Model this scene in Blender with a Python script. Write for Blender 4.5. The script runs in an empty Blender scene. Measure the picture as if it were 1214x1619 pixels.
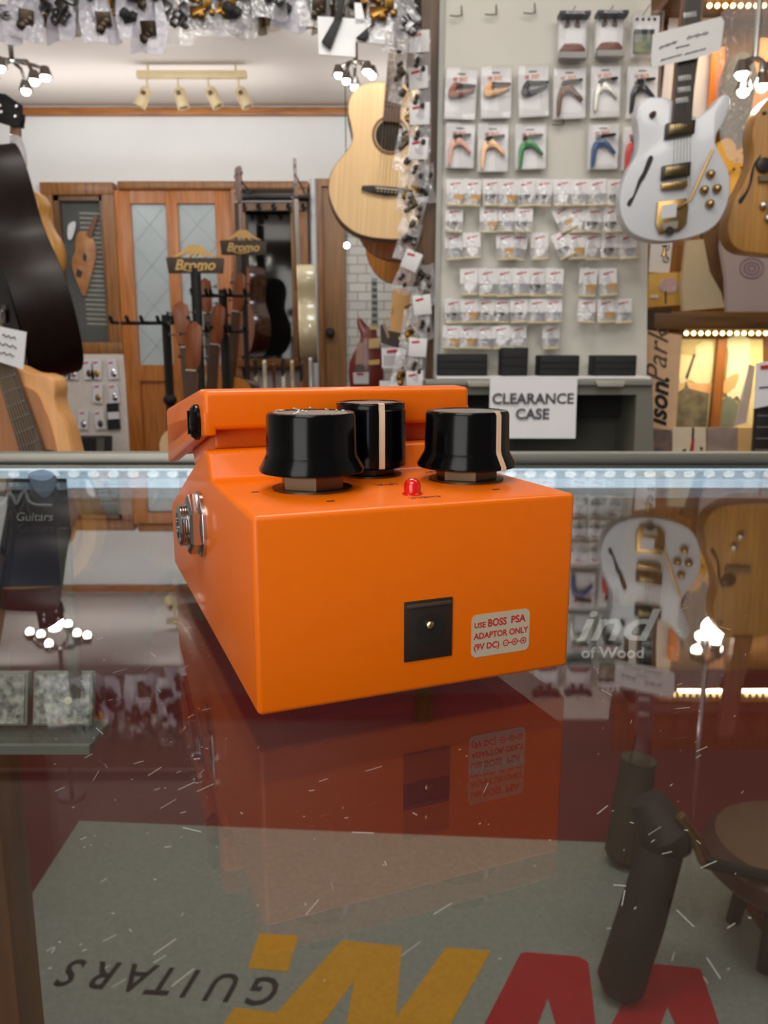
import bpy, bmesh, math, random
from mathutils import Vector, Matrix, Euler
R = math.radians
random.seed(7)
scene = bpy.context.scene
COL = scene.collection

# ------------------------------------------------------------------ camera, world, lights, exposure
CAM_Z = 1.0754; PITCH = 11.2115; FPX = 1281.05
cam_data = bpy.data.cameras.new('camera'); cam = bpy.data.objects.new('camera', cam_data); COL.objects.link(cam)
cam.location = (0, 0, CAM_Z); cam.rotation_euler = (R(90 - PITCH), 0, 0)
cam_data.sensor_fit = 'VERTICAL'; cam_data.sensor_height = 36.0; cam_data.lens = FPX / 1619 * 36
cam_data.clip_start = .01; cam_data.clip_end = 60
cam_data.dof.use_dof = True; cam_data.dof.focus_distance = .19; cam_data.dof.aperture_fstop = 42
scene.camera = cam

world = bpy.data.worlds.new('world'); scene.world = world; world.use_nodes = True
world.node_tree.nodes['Background'].inputs[0].default_value = (1, .97, .93, 1)
world.node_tree.nodes['Background'].inputs[1].default_value = .13

def light(name, kind, loc, power, col=(1, .9, .78), size=.5, target=None, size_y=None):
    d = bpy.data.lights.new(name, kind); d.energy = power; d.color = col
    if kind == 'AREA':
        d.size = size
        if size_y: d.shape = 'RECTANGLE'; d.size_y = size_y
    else: d.shadow_soft_size = size
    o = bpy.data.objects.new(name, d); COL.objects.link(o); o.location = loc
    if target: o.rotation_euler = (Vector(target) - Vector(loc)).to_track_quat('-Z', 'Y').to_euler()
    return o
light('shop_ceiling_light', 'AREA', (-.25, -.55, 2.5), 22, (1, .95, .87), size=1.2, target=(.1, .6, .9))
light('front_fill_light', 'AREA', (-.85, -1.7, 1.5), 25, (1, .96, .90), size=1.5, target=(.1, .6, 1.1))  # unseen soft fill added behind the camera to brighten the pedal's near face
light('counter_ceiling_light', 'AREA', (-.1, 1.1, 2.52), 15, (1, .95, .88), size=.7, target=(-.1, .9, 0))
light('display_ceiling_light', 'AREA', (.8, .6, 2.4), 12, (1, .96, .90), size=.8, target=(.65, 2.3, 1.0))
light('left_ceiling_light', 'AREA', (-1.5, .5, 2.45), 6, (1, .95, .88), size=.8, target=(-1.0, 2.4, 1.2))
light('guitar_fill_light', 'AREA', (.02, 2.36, 2.3), 7.5, (1, .95, .88), size=.3, target=(-.03, 2.95, 1.4))  # fill light added behind the beam to brighten the pale hanging guitar
for bx_ in (-2.0, -1.1, -.2):
    light('back_wall_fill', 'AREA', (bx_, 3.9, 2.33), 5.3, (.97, .98, 1), size=.35, target=(bx_, 5.3, 1.5))  # fill lights without fittings, added to brighten the back wall evenly
for bx_, bs_ in ((-1.4, 1.7), (.2, .8)):
    u_ = light('back_ceiling_fill', 'AREA', (bx_, 4.78, 2.2), 3.2 * bs_, (.98, .98, 1), size=bs_, size_y=.3)  # upward fill without a fitting, added to whiten the ceiling near the back wall
    u_.rotation_euler = (R(180), 0, 0)

scene.view_settings.view_transform = 'Standard'; scene.view_settings.look = 'None'
scene.view_settings.exposure = 0.0; scene.view_settings.gamma = 1.0
scene.view_settings.use_curve_mapping = False
scene.render.film_transparent = False
cy = scene.cycles
cy.max_bounces = 10; cy.transparent_max_bounces = 24; cy.diffuse_bounces = 4; cy.glossy_bounces = 4
cy.transmission_bounces = 6; cy.caustics_reflective = False; cy.caustics_refractive = False
cy.sample_clamp_indirect = 4.0; cy.use_denoising = True

# ------------------------------------------------------------------ pixel rays (to measure places from the photograph)
_c, _s = math.cos(R(PITCH)), math.sin(R(PITCH))
def ray(px, py):
    a = (px - 607) / FPX; b = (py - 809.5) / FPX
    return Vector((a, _c - b * _s, -_s - b * _c))
def P(px, py, Y):
    r = ray(px, py); t = Y / r.y
    return Vector((r.x * t, Y, CAM_Z + r.z * t))
def F(px, py, Z=0.0):
    r = ray(px, py); t = (Z - CAM_Z) / r.z
    return Vector((r.x * t, r.y * t, Z))

# ------------------------------------------------------------------ materials
def lin(c):
    return tuple(((v / 255) / 12.92 if v / 255 <= .04045 else ((v / 255 + .055) / 1.055) ** 2.4) for v in c)
MATS = {}
def mat(name, rgb, rough=.5, metal=0.0, var=.12, scale=18, coat=0.0, stretch=None, rgb2=None, bump=0.0, spec=.5, emit=0, alpha=None):
    if name in MATS: return MATS[name]
    m = bpy.data.materials.new(name); m.use_nodes = True; nt = m.node_tree; b = nt.nodes['Principled BSDF']
    c1 = lin(rgb); c2 = lin(rgb2) if rgb2 else tuple(v * (1 - var) for v in c1)
    tc = nt.nodes.new('ShaderNodeTexCoord'); mp = nt.nodes.new('ShaderNodeMapping')
    nt.links.new(tc.outputs['Object'], mp.inputs[0])
    if stretch: mp.inputs['Scale'].default_value = stretch
    n = nt.nodes.new('ShaderNodeTexNoise'); n.inputs['Scale'].default_value = scale; n.inputs['Detail'].default_value = 5
    nt.links.new(mp.outputs[0], n.inputs['Vector'])
    r = nt.nodes.new('ShaderNodeValToRGB'); r.color_ramp.elements[0].position = .3; r.color_ramp.elements[1].position = .7
    r.color_ramp.elements[0].color = (*c2, 1); r.color_ramp.elements[1].color = (*c1, 1)
    nt.links.new(n.outputs['Fac'], r.inputs[0]); nt.links.new(r.outputs[0], b.inputs['Base Color'])
    b.inputs['Roughness'].default_value = rough; b.inputs['Metallic'].default_value = metal
    b.inputs['Specular IOR Level'].default_value = spec
    if coat: b.inputs['Coat Weight'].default_value = coat; b.inputs['Coat Roughness'].default_value = .08
    if bump:
        bp = nt.nodes.new('ShaderNodeBump'); bp.inputs['Strength'].default_value = bump; bp.inputs['Distance'].default_value = .002
        nt.links.new(n.outputs['Fac'], bp.inputs['Height']); nt.links.new(bp.outputs[0], b.inputs['Normal'])
    if emit:
        nt.links.new(r.outputs[0], b.inputs['Emission Color']); b.inputs['Emission Strength'].default_value = emit
    MATS[name] = m; return m
def wood(name, rgb, rgb2, rough=.4, stretch=(30, 30, 2.5), scale=2.2, coat=0.0):
    return mat(name, rgb, rough, rgb2=rgb2, scale=scale, stretch=stretch, coat=coat)
def glow(name, rgb, strength):
    if name in MATS: return MATS[name]
    m = bpy.data.materials.new(name); m.use_nodes = True; nt = m.node_tree
    nt.nodes.remove(nt.nodes['Principled BSDF']); e = nt.nodes.new('ShaderNodeEmission')
    e.inputs[0].default_value = (*lin(rgb), 1); e.inputs[1].default_value = strength
    nt.links.new(e.outputs[0], nt.nodes['Material Output'].inputs[0]); MATS[name] = m; return m
def clear(name, tint=(255, 255, 255), haze=.0, haze_rgb=(230, 230, 235), rough=.03, f0=.04, wrinkle=0.0, power=5):
    """thin clear sheet: see-through with Fresnel reflection (Schlick), plus a little milky diffuse"""
    if name in MATS: return MATS[name]
    m = bpy.data.materials.new(name); m.use_nodes = True; nt = m.node_tree; N = nt.nodes; L = nt.links
    N.remove(N['Principled BSDF'])
    tr = N.new('ShaderNodeBsdfTransparent'); tr.inputs[0].default_value = (*lin(tint), 1)
    gl = N.new('ShaderNodeBsdfGlossy'); gl.inputs['Roughness'].default_value = rough
    df = N.new('ShaderNodeBsdfDiffuse'); df.inputs[0].default_value = (*lin(haze_rgb), 1)
    geo = N.new('ShaderNodeNewGeometry'); dot = N.new('ShaderNodeVectorMath'); dot.operation = 'DOT_PRODUCT'
    L.new(geo.outputs['Incoming'], dot.inputs[0]); L.new(geo.outputs['Normal'], dot.inputs[1])
    ab = N.new('ShaderNodeMath'); ab.operation = 'ABSOLUTE'; L.new(dot.outputs['Value'], ab.inputs[0])
    om = N.new('ShaderNodeMath'); om.operation = 'SUBTRACT'; om.inputs[0].default_value = 1; L.new(ab.outputs[0], om.inputs[1]); om.use_clamp = True
    pw = N.new('ShaderNodeMath'); pw.operation = 'POWER'; pw.inputs[1].default_value = power; L.new(om.outputs[0], pw.inputs[0])
    ma = N.new('ShaderNodeMath'); ma.operation = 'MULTIPLY_ADD'; ma.inputs[1].default_value = 1 - f0; ma.inputs[2].default_value = f0
    L.new(pw.outputs[0], ma.inputs[0])
    mh = N.new('ShaderNodeMixShader'); mh.inputs[0].default_value = haze; L.new(tr.outputs[0], mh.inputs[1]); L.new(df.outputs[0], mh.inputs[2])
    mx = N.new('ShaderNodeMixShader'); L.new(ma.outputs[0], mx.inputs[0]); L.new(mh.outputs[0], mx.inputs[1]); L.new(gl.outputs[0], mx.inputs[2])
    if wrinkle:
        tc = N.new('ShaderNodeTexCoord'); n = N.new('ShaderNodeTexNoise'); n.inputs['Scale'].default_value = 60; L.new(tc.outputs['Object'], n.inputs['Vector'])
        bp = N.new('ShaderNodeBump'); bp.inputs['Strength'].default_value = wrinkle; bp.inputs['Distance'].default_value = .01
        L.new(n.outputs['Fac'], bp.inputs['Height']); L.new(bp.outputs[0], gl.inputs['Normal'])
    L.new(mx.outputs[0], N['Material Output'].inputs[0]); MATS[name] = m; return m

# ------------------------------------------------------------------ mesh building
class B:
    def __init__(self): self.bm = bmesh.new()
    def _xf(self, vs, rot=None, at=None):
        if rot is not None:
            M = Euler(rot).to_matrix()
            for v in vs: v.co = M @ v.co
        if at is not None:
            for v in vs: v.co += Vector(at)
    def box(self, c, s, rot=None, bev=0, seg=2):
        r = bmesh.ops.create_cube(self.bm, size=1)['verts']
        for v in r: v.co = Vector((v.co.x * s[0], v.co.y * s[1], v.co.z * s[2]))
        if bev:
            ed = list({e for v in r for e in v.link_edges})
            g = bmesh.ops.bevel(self.bm, geom=ed, offset=bev, segments=seg, affect='EDGES', profile=.5, clamp_overlap=True)
            r = list({v for f in g['faces'] for v in f.verts} | {v for v in r if v.is_valid})
        self._xf(r, rot, c); return self
    def prism(self, pts, a, b, axis='y', bev=0, seg=2, rot=None, at=None):
        def m(p, t):
            return {'y': (p[0], t, p[1]), 'z': (p[0], p[1], t), 'x': (t, p[0], p[1])}[axis]
        va = [self.bm.verts.new(m(p, a)) for p in pts]; vb = [self.bm.verts.new(m(p, b)) for p in pts]
        n = len(pts); fs = [self.bm.faces.new(va), self.bm.faces.new(vb[::-1])]
        for i in range(n): fs.append(self.bm.faces.new((va[i], vb[i], vb[(i + 1) % n], va[(i + 1) % n])))
        allv = va + vb
        if bev:
            bmesh.ops.recalc_face_normals(self.bm, faces=fs)
            ed = list({e for f in fs for e in f.edges})
            if bev < 0:
                bev = -bev; ed = list(fs[0].edges) + list(fs[1].edges)
            g = bmesh.ops.bevel(self.bm, geom=ed, offset=bev, segments=seg, affect='EDGES', profile=.5, clamp_overlap=True)
            allv = list({v for f in g['faces'] for v in f.verts} | {v for v in allv if v.is_valid})
        self._xf(allv, rot, at); return self
    def tube(self, path, r, n=8):
        path = [Vector(p) for p in path]; rs = r if isinstance(r, (list, tuple)) else [r] * len(path); rings = []
        up = None
        for i, p in enumerate(path):
            d = (path[min(i + 1, len(path) - 1)] - path[max(i - 1, 0)]).normalized()
            if up is None or abs(up.dot(d)) > .95: up = Vector((0, 0, 1)) if abs(d.z) < .9 else Vector((1, 0, 0))
            x = d.cross(up).normalized(); y = x.cross(d).normalized(); up = y
            rings.append([self.bm.verts.new(p + (x * math.cos(2 * math.pi * k / n) + y * math.sin(2 * math.pi * k / n)) * rs[i]) for k in range(n)])
        for a, b in zip(rings, rings[1:]):
            for k in range(n): self.bm.faces.new((a[k], a[(k + 1) % n], b[(k + 1) % n], b[k]))
        self.bm.faces.new(rings[0][::-1]); self.bm.faces.new(rings[-1]); return self
    def lathe(self, prof, c=(0, 0, 0), n=32, rot=None, lobes=0, amp=0):
        rings = []; vs = []
        for r, h in prof:
            ring = []
            for k in range(n):
                t = 2 * math.pi * k / n; rr = max(r, 1e-6) * (1 + amp * math.cos(lobes * t))
                ring.append(self.bm.verts.new((rr * math.cos(t), rr * math.sin(t), h)))
            rings.append(ring); vs += ring
        for a, b in zip(rings, rings[1:]):
            for k in range(n): self.bm.faces.new((a[k], a[(k + 1) % n], b[(k + 1) % n], b[k]))
        self.bm.faces.new(rings[0][::-1]); self.bm.faces.new(rings[-1])
        self._xf(vs, rot, c); return self
    def ball(self, c, r, s=(1, 1, 1), sub=2, rot=None):
        vs = bmesh.ops.create_icosphere(self.bm, subdivisions=sub, radius=r)['verts']
        for v in vs: v.co = Vector((v.co.x * s[0], v.co.y * s[1], v.co.z * s[2]))
        self._xf(vs, rot, c); return self
    def sheet(self, w, h, nx, ny, fn, at=(0, 0, 0), th=.0006, rot=None):
        """wavy sheet hanging in XZ (top at z=0), closed with thickness th"""
        L0 = []; L1 = []; vs = []
        for lay, off in ((L0, 0), (L1, th)):
            for j in range(ny + 1):
                row = []
                for i in range(nx + 1):
                    u, v = i / nx, j / ny; x, y, z = fn(u, v)
                    row.append(self.bm.verts.new((x * w, y + off, z * h)))
                lay.append(row); vs += row
        for j in range(ny):
            for i in range(nx):
                self.bm.faces.new((L0[j][i], L0[j][i + 1], L0[j + 1][i + 1], L0[j + 1][i]))
                self.bm.faces.new((L1[j][i], L1[j + 1][i], L1[j + 1][i + 1], L1[j][i + 1]))
        for j in range(ny):
            self.bm.faces.new((L0[j][0], L0[j + 1][0], L1[j + 1][0], L1[j][0])); self.bm.faces.new((L0[j][nx], L1[j][nx], L1[j + 1][nx], L0[j + 1][nx]))
        for i in range(nx):
            self.bm.faces.new((L0[0][i], L1[0][i], L1[0][i + 1], L0[0][i + 1])); self.bm.faces.new((L0[ny][i], L0[ny][i + 1], L1[ny][i + 1], L1[ny][i]))
        self._xf(vs, rot, at); return self
    def build(self, name, m, parent=None, label=None, smooth=40, loc=None):
        bmesh.ops.recalc_face_normals(self.bm, faces=self.bm.faces[:])
        me = bpy.data.meshes.new(name); self.bm.to_mesh(me); self.bm.free()
        for p in me.polygons: p.use_smooth = True
        me.set_sharp_from_angle(angle=R(smooth))
        o = bpy.data.objects.new(name, me); COL.objects.link(o)
        if isinstance(m, (list, tuple)):
            for q in m: me.materials.append(q)
        else: me.materials.append(m)
        if parent: o.parent = parent
        if loc is not None: o.location = loc
        if label: o['label'] = label
        return o

def thing(name, label, cat, loc=(0, 0, 0), rot=(0, 0, 0), group=None):
    o = bpy.data.objects.new(name, None); COL.objects.link(o); o.location = loc; o.rotation_euler = rot
    o.empty_display_size = .05; o['label'] = label; o['category'] = cat
    if group: o['group'] = group
    return o
def tag(o, label, cat, group=None):
    o['label'] = label; o['category'] = cat
    if group: o['group'] = group
    return o
def structure(o, label=None, cat=None):
    o['kind'] = 'structure'
    if label: o['label'] = label
    if cat: o['category'] = cat
    return o
def copy_thing(src, loc, rot=None, label=None):
    r = src.copy(); COL.objects.link(r); r.location = loc
    if rot is not None: r.rotation_euler = rot
    if label: r['label'] = label
    for ch in list(src.children):
        c = ch.copy(); COL.objects.link(c); c.parent = r
        for g in list(ch.children):
            d = g.copy(); COL.objects.link(d); d.parent = c
    return r
def text(name, s, size, m, parent, loc, rot=(R(90), 0, 0), ext=.0004, bold=0.0, shear=0.0, align='CENTER', sx=1.0, label=None):
    cu = bpy.data.curves.new('lettering_curve', 'FONT'); cu.body = s; cu.size = size; cu.extrude = ext; cu.offset = bold * size
    cu.shear = shear; cu.align_x = align; cu.align_y = 'CENTER'; cu.resolution_u = 3
    tmp = bpy.data.objects.new('lettering_tmp', cu); COL.objects.link(tmp)
    dg = bpy.context.evaluated_depsgraph_get(); me = bpy.data.meshes.new_from_object(tmp.evaluated_get(dg))
    bpy.data.objects.remove(tmp); bpy.data.curves.remove(cu)
    me.materials.clear(); me.materials.append(m)
    o = bpy.data.objects.new(name, me); COL.objects.link(o); o.parent = parent; o.location = loc; o.rotation_euler = rot
    o.scale = (sx, 1, 1)
    if label: o['label'] = label
    return o
def lean(tilt, yaw, pitch=0):
    return (Matrix.Rotation(R(tilt), 3, 'Y') @ Matrix.Rotation(R(pitch), 3, 'X') @ Matrix.Rotation(R(yaw), 3, 'Z')).to_euler()
def hook(lab, top):
    t = thing('ceiling_hook', lab, 'hook', (top[0], top[1], 2.55))
    d = top[2] - 2.55
    B().lathe([(.001, 0), (.022, 0), (.02, -.008), (.001, -.008)], n=16).build('ceiling_plate', MATS['black_matte'], t)
    B().tube([(0, 0, 0), (0, 0, d + .03), (.012, -.0, d + .01), (.008, 0, d - .004), (-.006, 0, d)], .0035, 6).build('rod', MATS['black_matte'], t)
def wall_hook(lab, top):
    t = thing('wall_hook', lab, 'hook', (top[0], 5.25, top[2]))
    B().lathe([(.001, 0), (.022, 0), (.02, .008), (.001, .008)], n=16, rot=(R(90), 0, 0)).build('wall_plate', MATS['black_matte'], t)
    B().tube([(0, 0, 0), (0, top[1] - 5.25, 0), (.0, top[1] - 5.25 - .02, .02)], .0045, 6).build('rod', MATS['black_matte'], t)
class Plane:
    """a vertical plane at distance Y: turns photo pixels into x,z relative to an origin pixel"""
    def __init__(self, cx, cy, Y): self.o = P(cx, cy, Y); self.Y = Y
    def __call__(self, px, py): p = P(px, py, self.Y); return (p.x - self.o.x, p.z - self.o.z)
    def pts(self, L): return [self(*p) for p in L]
def smooth(pts, n=5, closed=True):
    out = []; N = len(pts)
    for i in range(N if closed else N - 1):
        p0, p1, p2, p3 = [pts[(i + k) % N] if closed else pts[min(max(i + k, 0), N - 1)] for k in (-1, 0, 1, 2)]
        for j in range(n):
            t = j / n
            out.append(tuple(.5 * (2 * p1[a] + (p2[a] - p0[a]) * t + (2 * p0[a] - 5 * p1[a] + 4 * p2[a] - p3[a]) * t * t + (3 * p1[a] - p0[a] - 3 * p2[a] + p3[a]) * t ** 3) for a in range(len(p1))))
    if not closed: out.append(tuple(pts[-1]))
    return out
def circle(cx, cz, r, n=24, rz=None): return [(cx + r * math.cos(2 * math.pi * k / n), cz + (rz or r) * math.sin(2 * math.pi * k / n)) for k in range(n)]
ORD = ['first', 'second', 'third', 'fourth', 'fifth', 'sixth', 'seventh', 'eighth', 'ninth', 'tenth', 'eleventh', 'twelfth', 'thirteenth', 'fourteenth', 'fifteenth', 'sixteenth', 'seventeenth', 'eighteenth', 'nineteenth', 'twentieth']

# ------------------------------------------------------------------ common materials
white_wall = mat('white_wall_paint', (224, 225, 222), .7, var=.04, scale=3)
ceil_mat = mat('ceiling_paint', (206, 196, 186), .8, var=.05, scale=2)
carpet = mat('maroon_carpet', (100, 34, 40), .95, var=.25, scale=90, bump=.5, spec=.1)
rail_wood = wood('picture_rail_pine', (176, 112, 52), (126, 74, 30), stretch=(2.5, 30, 30))
frame_wood = wood('window_frame_pine', (160, 106, 52), (112, 70, 30))
door_pine = wood('door_orange_pine', (190, 118, 48), (156, 88, 30))
brown_door = wood('brown_door_wood', (150, 104, 50), (116, 76, 32), scale=1.5)
dark_wood = wood('dark_post_wood', (104, 66, 20), (64, 38, 10))
counter_wood = wood('counter_brown_wood', (120, 78, 44), (84, 52, 28))
orange = mat('orange_enamel', (240, 112, 2), .36, var=.03, scale=300, coat=.22, spec=.28)
black_plastic = mat('black_gloss_plastic', (7, 7, 8), .17, var=.2, coat=.0, spec=.25)
black_matte = mat('black_matte', (22, 22, 23), .6, var=.25)
rubber = mat('black_rubber', (20, 20, 20), .8, var=.2)
cream_line = mat('cream_paint_line', (226, 200, 170), .5, var=.05)
chrome = mat('chrome', (205, 205, 205), .14, 1.0, var=.06)
nickel = mat('dull_nickel', (112, 94, 76), .42, 1.0, var=.2)
gold = mat('gold_metal', (176, 144, 92), .34, 1.0, var=.15)
black_ink = mat('black_ink', (24, 22, 24), .7, var=.1)
red_ink = mat('red_ink', (186, 40, 36), .7, var=.1)
orange_ink = mat('orange_ink', (222, 128, 70), .7, var=.1)
paper = mat('white_paper', (226, 226, 230), .75, var=.04)
card_white = mat('white_card', (222, 220, 222), .7, var=.04)
bag_clear = clear('clear_poly_bag', haze=.18, rough=.12, f0=.06, wrinkle=.5)
bag_dark = clear('smoky_poly_bag', tint=(205, 200, 192), haze=.05, haze_rgb=(150, 140, 130), rough=.15, f0=.05, wrinkle=.6)
blister_clear = clear('clear_blister', haze=.02, rough=.04, f0=.02)
bag_milky = clear('milky_poly_bag', haze=.5, haze_rgb=(216, 214, 228), rough=.15, f0=.06, wrinkle=.6)
glass_top_mat = clear('counter_glass', tint=(247, 250, 248), rough=.0, f0=.065, power=4.2)
pane_glass = clear('pane_glass', rough=.0, f0=.042)
alu = mat('brushed_aluminium', (150, 149, 142), .45, .7, var=.1, stretch=(2, 60, 60))
steel_grey = mat('grey_painted_metal', (92, 92, 84), .5, var=.1)

# ------------------------------------------------------------------ room shell
YB = 5.30
structure(B().box((0, 2.2, -.05), (6.4, 7.0, .1)).build('floor', carpet), 'maroon carpet floor of the shop', 'floor')
structure(B().box((0, 2.2, 2.60), (6.4, 7.0, .1)).build('ceiling', ceil_mat), 'off white ceiling', 'ceiling')
structure(B().box((-2.85, 2.2, 1.275), (.1, 7.0, 2.55)).build('wall_left', white_wall), 'white left wall', 'wall')
structure(B().box((2.85, 2.2, 1.275), (.1, 7.0, 2.55)).build('wall_right', white_wall), 'white right wall', 'wall')
structure(B().box((0, YB + .1, 1.275), (5.8, .1, 2.55)).build('wall_back', white_wall), 'white wall across the back room', 'wall')
def at_wall(px, py, Y=YB): p = P(px, py, Y); return (p.x, p.z)
def rect(px0, py0, px1, py1, Y):
    a = P(px0, py0, Y); b = P(px1, py1, Y); return ((a.x + b.x) / 2, Y, (a.z + b.z) / 2), (abs(b.x - a.x), abs(b.z - a.z))
# picture rail under the ceiling
z0, z1 = at_wall(300, 181)[1], at_wall(300, 168)[1]
structure(B().box((-.4, YB + .03, (z0 + z1) / 2), (4.4, .04, z1 - z0), bev=.006).build('trim_1', rail_wood), 'brown wooden picture rail under the ceiling', 'picture rail')

def framed(name, label, cat, px0, py0, px1, py1, Y, fw, wood_m, depth=.09, zbot=None, x1=None):
    """frame of four rails around a hole, as one mesh; returns object and inner rectangle"""
    a = P(px0, py0, Y); b = P(px1, py1, Y); zb = b.z if zbot is None else zbot
    if x1 is not None: b.x = x1
    bb = B(); cx = (a.x + b.x) / 2; cz = (a.z + zb) / 2; W = b.x - a.x; H = a.z - zb
    bb.box((cx, Y, a.z - fw / 2), (W, depth, fw), bev=.006)
    bb.box((a.x + fw / 2, Y, cz), (fw, depth, H - 2 * fw)); bb.box((b.x - fw / 2, Y, cz), (fw, depth, H - 2 * fw))
    bb.box((cx, Y, zb + fw / 2), (W, depth, fw), bev=.006)
    return bb, (a.x + fw, b.x - fw, zb + fw, a.z - fw)

# window_1 : left shop window, guitar and slatted panel seen behind its pane
w1 = structure(thing('window_1', 'wooden framed window left of the orange pine door', 'window', P(130, 555, YB)))
O = w1.location
def rel(bb, o): 
    for v in bb.bm.verts: v.co -= o
    return bb
bb, inn = framed('window_frame', '', '', 66, 290, 189, 560, YB + .02, .075, frame_wood, x1=P(189, 430, YB).x)
rel(bb, O).build('window_frame', frame_wood, w1)
bb = B(); cx = (inn[0] + inn[1]) / 2; cz = (inn[2] + inn[3]) / 2; w = inn[1] - inn[0]; h = inn[3] - inn[2]
bb.box((cx, YB + .02, inn[3] - .015), (w, .05, .03)).box((inn[0] + .015, YB + .02, cz), (.03, .05, h)).box((inn[1] - .012, YB + .02, cz), (.024, .05, h))
rel(bb, O).build('sash', wood('sash_wood', (122, 84, 40), (88, 56, 24)), w1)
rel(B().box((cx, YB - .002, cz), (w, .004, h)), O).build('pane', pane_glass, w1)
bk = mat('window_recess_grey', (84, 88, 84), .6, rgb2=(58, 62, 60), scale=3)
rel(B().box((cx, YB + .045, cz), (w, .008, h)), O).build('backing', bk, w1)
slat = mat('grey_slat', (150, 150, 138), .6, var=.2)
ang = -.13
o = B()
pl = Plane(160, 430, YB + .034)
for k in range(24):
    y0 = 335 + k * 7.6; x0 = 124 + max(0, (400 - y0)) * .02 + k * .6; x1 = 172 + k * .62
    a = pl(x0, y0); b = pl(min(x1, 186), y0 + 2); c = pl(min(x1, 186), y0 + 5.4); d = pl(x0, y0 + 3.6)
    o.prism([a, b, c, d], 0, .006)
t = o.build('slatted_panel', slat); t.location = pl.o
tag(t, 'grey slatted panel behind the pane of the left wooden window', 'panel')
pl = Plane(130, 420, YB + .016)
gw = thing('acoustic_guitar', 'amber acoustic guitar displayed at an angle behind the left window pane', 'guitar', pl.o)
B().prism(smooth(pl.pts([(124, 368), (138, 366), (150, 384), (152, 402), (146, 428), (138, 458), (132, 468), (124, 452), (116, 430), (113, 412), (119, 396), (119, 380)])), 0, .012, bev=-.003).build('body', wood('amber_wood', (196, 136, 62), (150, 84, 40), stretch=(8, 8, 8)), gw)
B().prism(pl.pts([(136, 372), (150, 340), (155, 342), (144, 378)]), -.003, .006).build('neck', mat('neck_brown', (120, 70, 36)), gw)
B().prism(circle(*pl(134, 407), .012, rz=.026), -.002, .002).build('soundhole', black_matte, gw)
B().prism(pl.pts([(122, 424), (131, 430), (127, 440), (120, 436)]), -.003, .003).build('bridge', black_matte, gw)
pl = Plane(114, 372, YB + .016)
t = B().prism(smooth(pl.pts([(108, 356), (118, 350), (119, 360), (113, 378), (107, 376)])), 0, .004).build('price_tag', paper); t.location = pl.o
tag(t, 'small white tag beside the amber guitar in the left window', 'price tag')

# door_1 : orange pine door with two frosted panes
d1 = structure(thing('door_1', 'orange pine door with two tall frosted panes', 'door', (P(280, 300, YB).x, YB - .01, 0)))
O = d1.location.copy()
zt = at_wall(280, 302)[1]; xl = at_wall(190, 430)[0]; xr = at_wall(372, 430)[0]
zp1 = at_wall(280, 323)[1]; zp0 = at_wall(280, 577)[1]
xs = [at_wall(v, 430)[0] for v in (190, 214, 269, 287, 345, 372)]
bb = B()
for a, b in ((0, 1), (2, 3), (4, 5)): bb.box(((xs[a] + xs[b]) / 2, YB - .01, zt / 2), (xs[b] - xs[a], .045, zt), bev=.004)
for x0, x1 in ((xs[1], xs[2]), (xs[3], xs[4])):
    bb.box(((x0 + x1) / 2, YB - .01, (zt + zp1) / 2), (x1 - x0, .045, zt - zp1)); bb.box(((x0 + x1) / 2, YB - .01, zp0 - .05), (x1 - x0, .045, .1)); bb.box(((x0 + x1) / 2, YB - .01, .1), (x1 - x0, .045, .2))
    bb.box(((x0 + x1) / 2, YB + .0, .55), (x1 - x0, .02, .8))
rel(bb, O).build('door_frame', door_pine, d1)
frost = mat('frosted_glass', (176, 186, 186), .35, var=.12, scale=6)
lead = mat('leading', (150, 156, 154), .5)
for x0, x1 in ((xs[1], xs[2]), (xs[3], xs[4])):
    pn = rel(B().box(((x0 + x1) / 2, YB - .005, (zp1 + zp0) / 2), (x1 - x0, .01, zp1 - zp0)), O).build('pane', frost, d1)
    lb = B(); w = x1 - x0; h = zp1 - zp0
    for k in range(4):
        for s in (1, -1):
            z = zp0 + h * (k + .5) / 4; lb.box(((x0 + x1) / 2, YB - .011, z), (.003, .002, math.hypot(w, h / 4)), rot=(0, s * math.atan2(w, h / 4), 0))
    l = rel(lb, O).build('lead_lattice', lead, pn)
# frame around door_1 and window_2
bb = B(); zf1 = at_wall(300, 289)[1]; zf0 = at_wall(300, 302)[1]
for v0, v1 in ((372, 380), (474, 489)):
    x0, x1 = at_wall(v0, 430)[0], at_wall(v1, 430)[0]; bb.box(((x0 + x1) / 2, YB - .01, zf0 / 2), (x1 - x0, .1, zf0))
x0, x1 = at_wall(190, 300)[0], at_wall(489, 300)[0]
bb.box(((x0 + x1) / 2, YB - .01, (zf0 + zf1) / 2), (x1 - x0, .1, zf1 - zf0), bev=.008)
structure(bb.build('trim_2', frame_wood), 'pine frame around the orange door and dark window', 'door frame')

# window_2 : dark glazed window, with sill
w2 = structure(thing('window_2', 'dark night window right of the orange pine door', 'window', P(430, 590, YB)))
O = w2.location.copy()
bb, inn = framed('window_frame', '', '', 381, 326, 473, 585, YB - .005, .03, frame_wood)
rel(bb, O).build('window_frame', wood('window_amber_wood', (150, 100, 40), (104, 64, 22)), w2)
c, s = rect(386, 334, 470, 580, YB + .01)
rel(B().box(c, (s[0], .01, s[1])), O).build('pane', mat('night_glass', (16, 19, 18), .06, var=.5, scale=3, spec=.6), w2)
c, s = rect(376, 567, 474, 580, YB - .03)
rel(B().box(c, (s[0], .12, s[1]), bev=.005), O).build('window_sill', wood('sill_wood', (168, 108, 32), (120, 74, 20), stretch=(2.5, 30, 30)), w2)
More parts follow.
